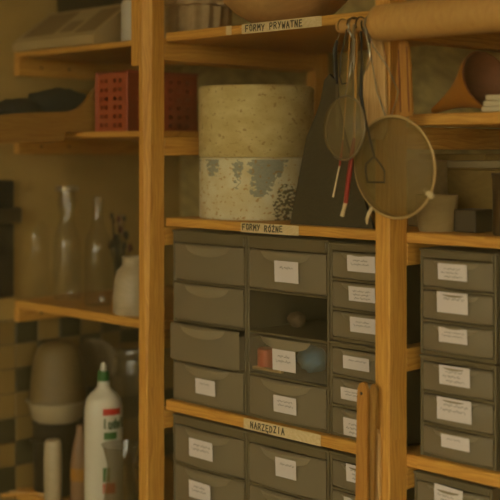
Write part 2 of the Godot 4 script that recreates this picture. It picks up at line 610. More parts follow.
func room() -> void:
	var st := mb()
	bx(st, Vector3((XW + XE) / 2, -0.05, (ZB + ZF) / 2), Vector3(XE - XW + 0.3, 0.1, ZF - ZB + 0.3), 0.0)
	struct(st, "floor", M.floor)
	st = mb()
	bx(st, Vector3((XW + XE) / 2, HC + 0.05, (ZB + ZF) / 2), Vector3(XE - XW + 0.3, 0.1, ZF - ZB + 0.3), 0.0)
	struct(st, "ceiling", M.ceiling)
	st = mb()
	bx(st, Vector3((XW + XE) / 2, HC / 2, ZB - 0.06), Vector3(XE - XW + 0.24, HC, 0.12), 0.0)
	struct(st, "wall_back", M.wall_back)
	# wall behind the viewer with a wide window, and a second window in the far end wall
	st = mb()
	var fx0 := -0.15
	var fx1 := 2.35
	var y0 := 0.75
	var y1 := 2.35
	bx(st, Vector3((XW + fx0) / 2 - 0.06, HC / 2, ZF + 0.06), Vector3(fx0 - XW + 0.12, HC, 0.12), 0.0)
	bx(st, Vector3((fx1 + XE) / 2 + 0.06, HC / 2, ZF + 0.06), Vector3(XE - fx1 + 0.12, HC, 0.12), 0.0)
	bx(st, Vector3((fx0 + fx1) / 2, y0 / 2, ZF + 0.06), Vector3(fx1 - fx0, y0, 0.12), 0.0)
	bx(st, Vector3((fx0 + fx1) / 2, (y1 + HC) / 2, ZF + 0.06), Vector3(fx1 - fx0, HC - y1, 0.12), 0.0)
	struct(st, "wall_front", M.wall_side)
	window("window_1", Transform3D(Basis(), Vector3((fx0 + fx1) / 2, y0, ZF + 0.06)), fx1 - fx0, y1 - y0)
	st = mb()
	var z0 := 1.2
	var z1 := 2.2
	bx(st, Vector3(XE + 0.06, HC / 2, (ZB + z0) / 2), Vector3(0.12, HC, z0 - ZB), 0.0)
	bx(st, Vector3(XE + 0.06, HC / 2, (z1 + ZF) / 2), Vector3(0.12, HC, ZF - z1), 0.0)
	bx(st, Vector3(XE + 0.06, y0 / 2, (z0 + z1) / 2), Vector3(0.12, y0, z1 - z0), 0.0)
	bx(st, Vector3(XE + 0.06, (y1 + HC) / 2, (z0 + z1) / 2), Vector3(0.12, HC - y1, z1 - z0), 0.0)
	struct(st, "wall_right", M.wall_side)
	window("window_2", Transform3D(Basis(Vector3.UP, PI / 2), Vector3(XE + 0.06, y0, (z0 + z1) / 2)), z1 - z0, y1 - y0)
	st = mb()
	bx(st, Vector3(XW - 0.06, HC / 2, (ZB + ZF) / 2), Vector3(0.12, HC, ZF - ZB), 0.0)
	var wl := struct(st, "wall_left", M.wall_side)
	# wall tiles behind the lower shelves, laid on a grout bed
	var pz := 0.0585
	var py := 0.0535
	var top := CAM.y - 0.3665
	st = mb()
	bx(st, Vector3(XW + 0.0015, top - py * 5, 0.02 - pz * 4), Vector3(0.003, py * 10, pz * 9), 0.0)
	fin(st, "grout_bed", M.grout, wl)
	var st2 := mb()
	bx(st2, Vector3.ZERO, Vector3(0.005, py - 0.0028, pz - 0.0028), 0.0012)
	st2.generate_normals()
	var tile_mesh := st2.commit()
	for r in 10:
		for c in 9:
			var t := MeshInstance3D.new()
			t.mesh = tile_mesh
			t.name = "tile"
			var dark := (r + c) % 2 == (1 if r < 4 else 0)
			if (c == 0 and r < 4) or r == 3:
				dark = false
			t.material_override = (M.tile_dark if rng.randf() < 0.6 else M.tile_dark2) if dark else (M.tile_tan if rng.randf() < 0.6 else M.tile_tan2)
			wl.add_child(t, true)
			t.position = Vector3(XW + 0.0045 + rng.randf() * 0.0008, top - py * (r + 0.5), 0.0 + pz * 0.5 - pz * c)

func window(called: String, f: Transform3D, w: float, h: float) -> void:
	var win := Node3D.new()
	win.name = called
	add_child(win)
	win.transform = f
	win.set_meta("kind", "structure")
	var st := mb()
	for y in [0.03, h - 0.03]:
		bx(st, Vector3(0, y, 0), Vector3(w, 0.06, 0.06), 0.004)
	for x in [-w / 2 + 0.03, 0.0, w / 2 - 0.03]:
		bx(st, Vector3(x, h / 2, 0), Vector3(0.06, h - 0.12, 0.06), 0.004)
	fin(st, "window_frame", M.frame_white, win)
	for k in 2:
		box_part("pane", M.window, win, Vector3(w * (k - 0.5) * 0.5, h / 2, 0), Vector3(w / 2 - 0.09, h - 0.12, 0.004), 0.0)

# ==================================================================== shelving
const XL0 := -0.5672
const XL1 := -0.5418
const XR0 := 0.0062
const XR1 := 0.0353
const XE0 := 0.612
const PD := 0.0435      # post depth
const SD := 0.42        # shelf depth
var yTop := CAM.y + 0.2255
var yMid := CAM.y - 0.124
var yLow := CAM.y - 0.468
var yUnder := CAM.y - 0.845
var yS1 := CAM.y + 0.2184
var yS2 := CAM.y + 0.041
var yS3 := CAM.y - 0.3237
var yS4 := CAM.y - 0.741
var yS5 := CAM.y + 0.0585

func post(parent: Node, x0: float, x1: float, z: float, wane: float) -> void:
	# square post; wane cuts its front corner more towards the top, as bark edges do
	var st := mb()
	var hgt := 2.35
	var n := 24
	var lv := []
	for i in n + 1:
		var y := hgt * i / n
		var b := 0.0018
		if wane > 0.0:
			b = 0.002 + wane * smoothstep(1.0, 1.30, y) * (0.85 + 0.15 * sin(y * 9.0)) + 0.003 * (0.5 + 0.5 * sin(y * 13.0))
		var q := 0.0018
		lv.append([Vector3(x0, y, z + q), Vector3(x0 + q, y, z), Vector3(x1 - q, y, z), Vector3(x1, y, z + q), Vector3(x1, y, z + PD - b * 0.8), Vector3(x1 - b, y, z + PD), Vector3(x0 + q, y, z + PD), Vector3(x0, y, z + PD - q)])
	for i in n:
		var acc := 0.0
		for k in 8:
			var m := (k + 1) % 8
			var d: float = (lv[i][m] - lv[i][k]).length()
			quad(st, lv[i][m], lv[i][k], lv[i + 1][k], lv[i + 1][m], Vector2(lv[i][k].y, acc + d), Vector2(lv[i][k].y, acc), Vector2(lv[i + 1][k].y, acc), Vector2(lv[i + 1][k].y, acc + d))
			acc += d
	for k in range(1, 7):
		tri(st, lv[n][0], lv[n][k + 1], lv[n][k])
	fin(st, "post", M.pine, parent)

func ladder(called: String, x0: float, x1: float, rungs: Array, wane: float, label: String) -> Node3D:
	var o := thing(called, Vector3(x0, 0, 0), label, "shelf frame", "ladder frames of the shelving")
	var w := x1 - x0
	post(o, 0, w, 0.0, wane)
	post(o, 0, w, -SD - PD, 0.0)
	for y in rungs:
		box_part("rung", M.pine_board, o, Vector3(w * 0.5, y - 0.018, -SD / 2), Vector3(w, 0.035, SD), 0.0015, 2)
	return o

func board(y: float, th: float, x0: float, x1: float, z1: float, label: String, m: Material = null, z0 := -SD + 0.002) -> Node3D:
	var o := thing("shelf_board", Vector3((x0 + x1) / 2, y - th, 0), label, "shelf", "pine shelf boards")
	box_part("board", m if m else M.pine_board, o, Vector3(0, th / 2, (z0 + z1 - 0.0005) / 2), Vector3(x1 - x0, th, z1 - z0 - 0.0005), 0.002, 0)
	return o

func tape(shelf: Node3D, y: float, th: float, pa: float, pb: float, ta: float, tb: float, text: String, high: float) -> void:
	var xa := P(pa, 200, 0.0).x - shelf.position.x
	var xb := P(pb, 200, 0.0).x - shelf.position.x
	var ly := y - shelf.position.y
	var t := box_part("label_tape", M.tape, shelf, Vector3((xa + xb) / 2, ly - th / 2 - 0.0004, 0.0006), Vector3(xb - xa, th + 0.0006, 0.0008), 0.0003)
	t.set_meta("label", "cream masking tape hand-lettered " + text)
	var x0 := P(ta, 200, 0.0).x - shelf.position.x
	var x1 := P(tb, 200, 0.0).x - shelf.position.x
	var st := mb()
	var base := ly - th / 2 - high * 0.5
	lettering(st, text, x1 - x0, high, 0.0021, func(a, b, d): return Vector3(x0 + a, base + b, 0.001 + d))
	fin(st, "lettering", M.ink, t)

func cleat(shelf: Node3D, y: float, h: float, zlen: float) -> void:
	var lx := XW - shelf.position.x
	var c := box_part("wall_cleat", M.pine_board, shelf, Vector3(lx + 0.009, y - shelf.position.y - h / 2, -zlen / 2 + 0.0), Vector3(0.018, h, zlen), 0.0015, 2)
	for k in 2:
		var st := mb()
		lathe(st, [Vector2(0, 0.0), Vector2(0.0032, 0.0), Vector2(0.0032, 0.0006), Vector2(0, 0.0012)], 10, Vector3(lx + 0.018, y - shelf.position.y - h * 0.5, -0.06 - 0.075 * k), Basis(Vector3.BACK, -PI / 2))
		fin(st, "screw", M.iron, c)

func shelving() -> void:
	var lo := ladder("ladder_frame", XL0, XL1, [yTop - 0.017, yS2 - 0.0117, yMid - 0.0165, yLow - 0.0195, yUnder - 0.02, 0.25], 0.011, "pine ladder frame with a waned post edge, between the bottles and the moulds")
	box_part("splice_board", M.pine, lo, Vector3(-0.0112, CAM.y + 0.162 + 0.25, PD * 0.5), Vector3(0.0222, 0.5, PD), 0.001, 1)
	ladder("ladder_frame", XR0, XR1, [yTop - 0.017, yS5 - 0.019, yMid - 0.0165, CAM.y - 0.3045, yLow - 0.0195, yUnder - 0.02, 0.25], 0.0, "pine ladder frame with the rolling pin and sieve hanging on its post")
	ladder("ladder_frame", XE0, XE0 + 0.029, [yTop - 0.017, yS5 - 0.019, yMid - 0.0165, yLow - 0.0195, yUnder - 0.02, 0.25], 0.0, "pine ladder frame at the far end, away from the tiled wall")
	var xa := XL1 + 0.001
	var xb := XE0 - 0.002
	var s := board(yTop, 0.017, xa - 0.0, xb, 0.0, "topmost pine shelf board with the tape lettered FORMY PRYWATNE")
	tape(s, yTop, 0.017, 242, 322, 246, 304, "FORMY PRYWATNE", 0.0105)
	box_part("tape_scrap", M.tape, s, Vector3(P(229, 200, 0).x - s.position.x, 0.0085, 0.0006), Vector3(0.014, 0.0165, 0.0008), 0.0003)
	s = board(yMid, 0.0165, xa, xb, 0.0, "pine shelf board with the tape lettered FORMY RÓŻNE, carrying the moulds")
	tape(s, yMid, 0.0165, 241, 299, 243, 284, "FORMY RÓŻNE", 0.0098)
	s = board(yLow, 0.0195, xa, xb, 0.0, "pine shelf board with the tape lettered NARZĘDZIA under the drawer towers")
	tape(s, yLow, 0.0185, 244, 321, 251, 286, "NARZĘDZIA", 0.0105)
	board(yUnder, 0.02, xa, xb, 0.0, "lowest pine shelf board carrying the bottom row of drawer towers")
	board(yS5, 0.018, XR1 + 0.001, xb, 0.0, "short pine shelf board carrying the orange clay horn")
	# short bay between the ladder frame and the tiled wall
	var a := XW + 0.001
	var b := XL0 - 0.001
	s = board(yS1, 0.012, a, b, 0.0, "pine shelf board holding the beige desk machine")
	cleat(s, yS1 - 0.012, 0.04, 0.4)
	s = board(yS2, 0.0117, a, b, 0.0, "pine shelf board holding the red plastic basket")
	cleat(s, yS2 - 0.0117, 0.034, 0.4)
	s = board(yS3, 0.018, a, b, 0.0, "pine shelf board holding the glass bottles")
	cleat(s, yS3 - 0.018, 0.03, 0.4)
	board(yS4, 0.02, a, b, 0.0, "low pine shelf board under the dish soap bottle")
	for d in [[yS1 - 0.012], [yS3 - 0.018], [yS4 - 0.02]]:
		box_part("rung", M.pine_board, lo, Vector3(-0.007, d[0] - 0.018, -SD / 2), Vector3(0.0138, 0.035, SD), 0.0015, 2)

# ==================================================================== drawer towers
func bow(x: float, w: float) -> float:
	var s := 2.0 * x / w
	return 0.006 * (1.0 - s * s)

func tower(x0: float, x1: float, ybot: float, ytop: float, tops: Array, dh: float, label: String, group: String, out := {}, clear := -1) -> Node3D:
	var w := x1 - x0
	var o := thing("drawer_tower", Vector3((x0 + x1) / 2, ybot, -0.013), label, "drawer tower", group)
	var h := ytop - ybot
	var dep := 0.29
	var t := 0.005
	var st := mb()
	for s in [-1.0, 1.0]:
		bx(st, Vector3(s * (w / 2 - t / 2), h / 2, -dep / 2), Vector3(t, h, dep), 0.0012)
	var lid: float = ytop - tops[0]
	bx(st, Vector3(0, h - lid / 2, -dep / 2 + 0.002), Vector3(w - 2 * t - 0.0004, lid - 0.001, dep), 0.002)
	bx(st, Vector3(0, 0.003, -dep / 2), Vector3(w - 2 * t, 0.006, dep), 0.001)
	bx(st, Vector3(0, h / 2, -dep + 0.002), Vector3(w - 2 * t, h, 0.004), 0.0)
	for i in range(1, tops.size()):
		var gap: float = (tops[i - 1] - dh) - tops[i]
		bx(st, Vector3(0, tops[i] - ybot + gap / 2, -dep / 2), Vector3(w - 2 * t - 0.0004, gap, dep), 0.001)
	fin(st, "casing", M.unit, o)
	# a raised seam round the lid
	box_part("lid_rim", M.unit, o, Vector3(0, h - 0.002, -dep / 2 + 0.003), Vector3(w + 0.001, 0.004, dep), 0.0015)
	for i in tops.size():
		var pull: float = out.get(i, 0.0)
		if pull < 0.0:
			continue
		drawer(o, w - 2 * t - 0.003, dh - 0.002, Vector3(0, tops[i] - ybot - dh / 2, pull), M.drawer_clear if i == clear else M.drawer)
	return o

func drawer(o: Node3D, w: float, h: float, at: Vector3, m: Material) -> void:
	var st := mb()
	var n := 10
	st.set_smooth_group(1)
	var r := 0.004
	# bowed front with a rounded frame of edges
	var prof := [[-h / 2, -0.004], [-h / 2 + 0.001, -0.001], [-h / 2 + r, 0.0], [h / 2 - r, 0.0], [h / 2 - 0.001, -0.001], [h / 2, -0.004]]
	for i in n:
		var xa := lerpf(-w / 2, w / 2, float(i) / n)
		var xb := lerpf(-w / 2, w / 2, float(i + 1) / n)
		for k in prof.size() - 1:
			var a = prof[k]
			var b = prof[k + 1]
			quad(st, Vector3(xa, a[0], a[1] + bow(xa, w)), Vector3(xb, a[0], a[1] + bow(xb, w)), Vector3(xb, b[0], b[1] + bow(xb, w)), Vector3(xa, b[0], b[1] + bow(xa, w)))
	var dep := 0.26
	for s in [-1.0, 1.0]:
		bx(st, Vector3(s * (w / 2 - 0.001), -0.004, -dep / 2 - 0.001), Vector3(0.002, h - 0.010, dep), 0.0)
	bx(st, Vector3(0, -h / 2 + 0.002, -dep / 2 - 0.004), Vector3(w - 0.004, 0.002, dep - 0.004), 0.0)
	bx(st, Vector3(0, -0.004, -dep), Vector3(w - 0.004, h - 0.012, 0.002), 0.0)
	var d := fin(st, "drawer", m, o)
	d.position = at
	# scooped finger grip, a half moon leaning out at the top edge
	st = mb()
	st.set_smooth_group(1)
	var hw := w * 0.33
	var deep := h * 0.28
	var rows := 5
	var cols := 14
	var g := []
	for j in rows + 1:
		var row := []
		for i in cols + 1:
			var x := lerpf(-hw, hw, float(i) / cols)
			var e := sqrt(maxf(0.0, 1.0 - pow(x / hw, 2.0)))
			var y := h / 2 - 0.002 - deep * e * float(j) / rows
			var lift := 0.0005 + 0.0055 * e * (1.0 - pow(float(j) / rows, 1.3))
			row.append(Vector3(x, y, bow(x, w) + lift))
		g.append(row)
	for j in rows:
		for i in cols:
			quad(st, g[j + 1][i], g[j + 1][i + 1], g[j][i + 1], g[j][i])
	for i in cols:       # closed upper lip
		var a: Vector3 = g[0][i]
		var b: Vector3 = g[0][i + 1]
		quad(st, a, b, Vector3(b.x, b.y, bow(b.x, w)), Vector3(a.x, a.y, bow(a.x, w)))
	fin(st, "finger_grip", M.grip, d)

# a paper note stuck on a drawer, from the pixel box it fills
func note(o: Node3D, which: int, x0: float, y0: float, x1: float, y1: float, tilt := 0.0) -> void:
	var ds := []
	for c in o.get_children():
		if str(c.name).begins_with("drawer"):
			ds.append(c)
	var d: Node3D = ds[which]
	var w := 0.0
	for c in o.get_children():
		if str(c.name) == "lid_rim":
			w = c.mesh.get_aabb().size.x - 0.014
	var zp := -0.0035 + d.position.z
	var a := P(x0, y0, zp)
	var b := P(x1, y1, zp)
	var c := (P(x0, (y0 + y1) / 2, zp) + P(x1, (y0 + y1) / 2, zp)) / 2 - o.position - d.position
	var half := (b.x - a.x) / 2
	var tt := CAM.z / cs
	var u := ((x0 + x1) / 2 - 250.0) / F
	tt = (CAM.z - zp) / (u * sn + cs)
	# height in metres: the pixel height less what the slope of the row takes up
	var slope := ((y0 + y1) / 2 - HOR) / 1150.0 * (x1 - x0)
	var hh := maxf(0.010, ((y1 - y0) - absf(slope)) * tt / F * 0.5 + 0.0008)
	var st := mb()
	st.set_smooth_group(1)
	var n := 6
	for i in n:
		var p := []
		for e in [[i, -1.0], [i + 1, -1.0], [i + 1, 1.0], [i, 1.0]]:
			var x: float = lerpf(-half, half, float(e[0]) / n)
			var y: float = hh * e[1]
			var q := Vector2(x, y).rotated(tilt)
			var curl := 0.0012 * pow(absf(x / half), 4.0) * (1.0 if e[1] < 0 else 0.4)
			p.append(Vector3(c.x + q.x, c.y + q.y, bow(clampf(c.x + q.x, -w / 2, w / 2), w) + 0.0012 + curl + (0.0042 if e[1] > 0 else 0.0022)))
		quad(st, p[0], p[1], p[2], p[3], Vector2(float(i) / n, 1), Vector2(float(i + 1) / n, 1), Vector2(float(i + 1) / n, 0), Vector2(float(i) / n, 0))
	fin(st, "paper_note", M["note%d" % (rng.randi() % 9)], d)

func towers() -> void:
	var c := CAM.y
	var wide := []
	for k in 4:
		wide.append(c - 0.170 - 0.0745 * k)
	var t1 := yMid - 0.0165 - 0.006
	var g := "smoky plastic drawer towers"
	var xa0 := P(173, 300, -0.013).x
	var xa1 := P(246.7, 300, -0.013).x
	var xb1 := P(329, 300, -0.013).x
	var xc0 := xb1 + 0.002
	var xc1 := XR0 - 0.002
	var ta := tower(xa0, xa1 - 0.001, yLow, t1, wide, 0.0705, "smoky four-drawer tower under the moulds with a single white note", g, {2: 0.012, 3: 0.002, 1: 0.002})
	note(ta, 3, 196, 378, 215.5, 396.5)
	var tb := tower(xa1 + 0.001, xb1, yLow, t1, wide, 0.0705, "smoky four-drawer tower with one drawer missing and three white notes", g, {1: -1.0}, 2)
	note(tb, 0, 275, 260.5, 298.6, 283.5)
	note(tb, 1, 273, 348.5, 296, 373)
	note(tb, 2, 274, 394.5, 296.6, 415.5)
	var n1 := [c - 0.163, c - 0.212, c - 0.261]
	var n2 := [c - 0.322, c - 0.371, c - 0.420]
	var ybreak := c - 0.311
	var g2 := "small three-drawer units"
	var tc := tower(xc0, xc1, ybreak, t1 - 0.002, n1, 0.0445, "small three-drawer unit stacked on its twin beside the tower missing a drawer", g2)
	note(tc, 0, 347.5, 255, 375, 273)
	note(tc, 1, 349, 286, 375, 303)
	note(tc, 2, 350.5, 316.5, 376, 334.5)
	var td := tower(xc0, xc1, yLow, ybreak - 0.001, n2, 0.0445, "small three-drawer unit behind the hanging wooden sticks, under its twin", g2)
	note(td, 0, 343, 355, 369.5, 372)
	note(td, 1, 340.5, 387, 366, 403)
	note(td, 2, 343.5, 417, 369, 440)
	var xg0 := P(420, 300, -0.013).x
	var xg1 := P(496.5, 300, -0.013).x
	var te := tower(xg0, xg1, ybreak, t1 - 0.002, n1, 0.0445, "small three-drawer unit under the beige cup, on top of its stack", g2)
	note(te, 0, 438, 263, 467.5, 281.5)
	note(te, 1, 437, 291, 468, 315)
	note(te, 2, 439, 326.5, 467.5, 345)
	var tf := tower(xg0, xg1, yLow, ybreak - 0.001, n2, 0.0445, "small three-drawer unit with wordy notes, lower of the stack below the beige cup", g2)
	note(tf, 0, 439.5, 364, 470, 388.5)
	note(tf, 1, 437, 395.5, 471.5, 425)
	note(tf, 2, 441.4, 434, 469.7, 451.5)
	tower(xg1 + 0.004, xg1 + 0.14, ybreak, t1 - 0.002, n1, 0.0445, "small three-drawer unit without notes, on top of the neighbouring stack", g2)
	tower(xg1 + 0.004, xg1 + 0.14, yLow, ybreak - 0.001, n2, 0.0445, "small three-drawer unit without notes, lower of the neighbouring stack", g2)
	# row under the NARZĘDZIA board
	var t2 := yLow - 0.0195 - 0.007
	var low := []
	for k in 4:
		low.append(c - 0.513 - 0.0745 * k)
	var tg := tower(xa0, xa1 - 0.001, yUnder, t2, low, 0.0705, "smoky four-drawer tower below the NARZĘDZIA board, next to the waned post", g)
	note(tg, 0, 189, 437.5, 213, 461.5)
	note(tg, 1, 189, 479.5, 211, 502.5)
	var th := tower(xa1 + 0.001, xb1, yUnder, t2, low, 0.0705, "smoky four-drawer tower below the hand-lettered word NARZĘDZIA", g)
	note(th, 0, 276, 456.5, 296.5, 480.5)
	var n3 := [c - 0.508, c - 0.557, c - 0.606, c - 0.655, c - 0.704, c - 0.753]
	var ti := tower(xc0, xc1, yUnder, t2, n3, 0.0445, "narrow drawer tower behind the hanging wooden sticks below the NARZĘDZIA board", g)
	note(ti, 0, 346.5, 463, 372, 487)
	note(ti, 1, 344, 496, 370, 516)
	var tj := tower(P(414, 480, -0.013).x, P(492, 480, -0.013).x, yUnder, t2, n3, 0.0445, "narrow drawer tower with a curling note below the beige cup's stack", g)
	note(tj, 0, 434.5, 483, 463, 509, -0.05)
	# things in the clear drawer and the empty slot
	var zc := -0.040
	var p := P(268, 366, zc)
	var yb: float = wide[2] - 0.0705 + 0.0055
	var st := mb()
	lathe(st, [Vector2(0, 0), Vector2(0.017, 0), Vector2(0.019, 0.002), Vector2(0.019, 0.034), Vector2(0.017, 0.036), Vector2(0, 0.036)], 24)
	var o := fin(st, "thread_spool", M.orange)
	o.position = Vector3(p.x, yb, zc)
	tag(o, "orange roll seen through the clear drawer front", "roll")
	st = mb()
	blob(st, Vector3.ZERO, Vector3(0.03, 0.0225, 0.022), 0.25, 4, 22)
	o = fin(st, "blue_bag", M.blue)
	o.position = Vector3(P(312, 366, zc - 0.01).x, yb + 0.027, zc - 0.012)
	tag(o, "crumpled blue bag seen through the clear drawer front", "bag")
	st = mb()
	bx(st, Vector3.ZERO, Vector3(0.07, 0.005, 0.009), 0.001)
	o = fin(st, "wooden_strip", M.pale_wood)
	o.position = Vector3(P(268, 371, -0.022).x, yb + 0.0027, -0.022)
	tag(o, "pale wooden strip lying behind the clear drawer front", "strip")
	st = mb()
	blob(st, Vector3.ZERO, Vector3(0.018, 0.014, 0.016), 0.35, 9, 18)
	o = fin(st, "clay_lump", M.clay)
	o.position = Vector3(P(297, 312, -0.10).x, wide[1] - 0.0705 + 0.0135, -0.10)
	tag(o, "small tan lump of clay lying in the empty drawer slot", "clay lump")

# ==================================================================== moulds and the top shelf
func middle_things() -> void:
	# two stacked plaster drum moulds
	var r := 0.108
	var mid := P(254.8, 222, -0.012 - r)
	var ctr := Vector3(mid.x, yMid, -0.016 - r)
	var h1 := 0.114
	var h2 := 0.1315
	var st := mb()
	var face := Basis(Vector3.UP, 2.5)
	lathe(st, [Vector2(0, 0), Vector2(r - 0.003, 0)], 64, Vector3.ZERO, face)
	lathe(st, [Vector2(r - 0.003, 0), Vector2(r - 0.0005, 0.003), Vector2(r, h1 - 0.004), Vector2(r - 0.002, h1)], 64, Vector3.ZERO, face)
	lathe(st, [Vector2(r - 0.002, h1), Vector2(0, h1)], 64, Vector3.ZERO, face)
	var o := fin(st, "plaster_mould", M.mould_low)
	o.position = ctr
	tag(o, "flaking cream drum mould with grey patches, lower of the two", "plaster mould", "drum-shaped plaster moulds")
	st = mb()
	lathe(st, [Vector2(0, 0), Vector2(r - 0.002, 0)], 64, Vector3.ZERO, face)
	lathe(st, [Vector2(r - 0.002, 0), Vector2(r + 0.0005, 0.003), Vector2(r + 0.001, h2 - 0.004), Vector2(r - 0.002, h2)], 64, Vector3.ZERO, face)
	lathe(st, [Vector2(r - 0.002, h2), Vector2(r * 0.4, h2), Vector2(r * 0.35, h2 - 0.02), Vector2(0, h2 - 0.02)], 64, Vector3.ZERO, face)
	o = fin(st, "plaster_mould", M.mould_top)
	o.position = ctr + Vector3(0.0, h1 + 0.0006, 0.0)
	tag(o, "tan speckled drum mould standing on the flaking one", "plaster mould", "drum-shaped plaster moulds")
	# dark board leaning on the moulds
	var zb := -0.012
	var base := P(291, 224, zb)
	var poly := PackedVector2Array()
	for q in [[290, 224.5], [303, 138], [311, 117], [316, 100], [319, 80], [324, 73.5], [330, 80], [334, 106], [342, 140], [373, 229]]:
		var w := P(q[0], q[1], zb)
		poly.append(Vector2(w.x - base.x, w.y - yMid))
	# stand its lower edge level on the shelf
	poly[0].y = 0.0006
	poly[poly.size() - 1].y = 0.0006
	st = mb()
	var tilt := Basis(Vector3.RIGHT, deg_to_rad(-3.0))
	prism(st, poly, 0.006, Transform3D(tilt, Vector3.ZERO))
	o = fin(st, "dark_board", M.slate)
	o.position = Vector3(base.x, yMid + 0.0004, zb)
	tag(o, "dark grey pointed board standing against the plaster moulds", "board")
	# wide bowl on the top board
	var bc := P(284, 20, -0.075)
	st = mb()
	lathe(st, [Vector2(0, 0.0), Vector2(0.042, 0.0), Vector2(0.060, 0.006), Vector2(0.088, 0.022), Vector2(0.113, 0.046), Vector2(0.128, 0.075), Vector2(0.132, 0.079), Vector2(0.127, 0.080), Vector2(0.110, 0.050), Vector2(0.085, 0.028), Vector2(0.05, 0.010), Vector2(0, 0.008)], 56)
	o = fin(st, "wide_bowl", M.bowl)
	o.position = Vector3(bc.x, yTop + 0.0003, -0.078)
	tag(o, "wide tan bowl standing on the FORMY PRYWATNE board", "bowl")
	# fluted mould behind it
	var fc := PH(196, 31, yTop)
	st = mb()
	lathe(st, [Vector2(0, 0), Vector2(0.062, 0.0), Vector2(0.066, 0.004), Vector2(0.070, 0.060), Vector2(0.080, 0.062), Vector2(0.080, 0.070), Vector2(0.05, 0.074), Vector2(0, 0.074)], 96, Vector3.ZERO, Basis(), 16, 0.05)
	o = fin(st, "fluted_mould", M.plaster)
	o.position = Vector3(P(196, 20, -0.13).x, yTop + 0.0003, -0.13)
	tag(o, "pale fluted mould beside the wide bowl on the top board", "mould")

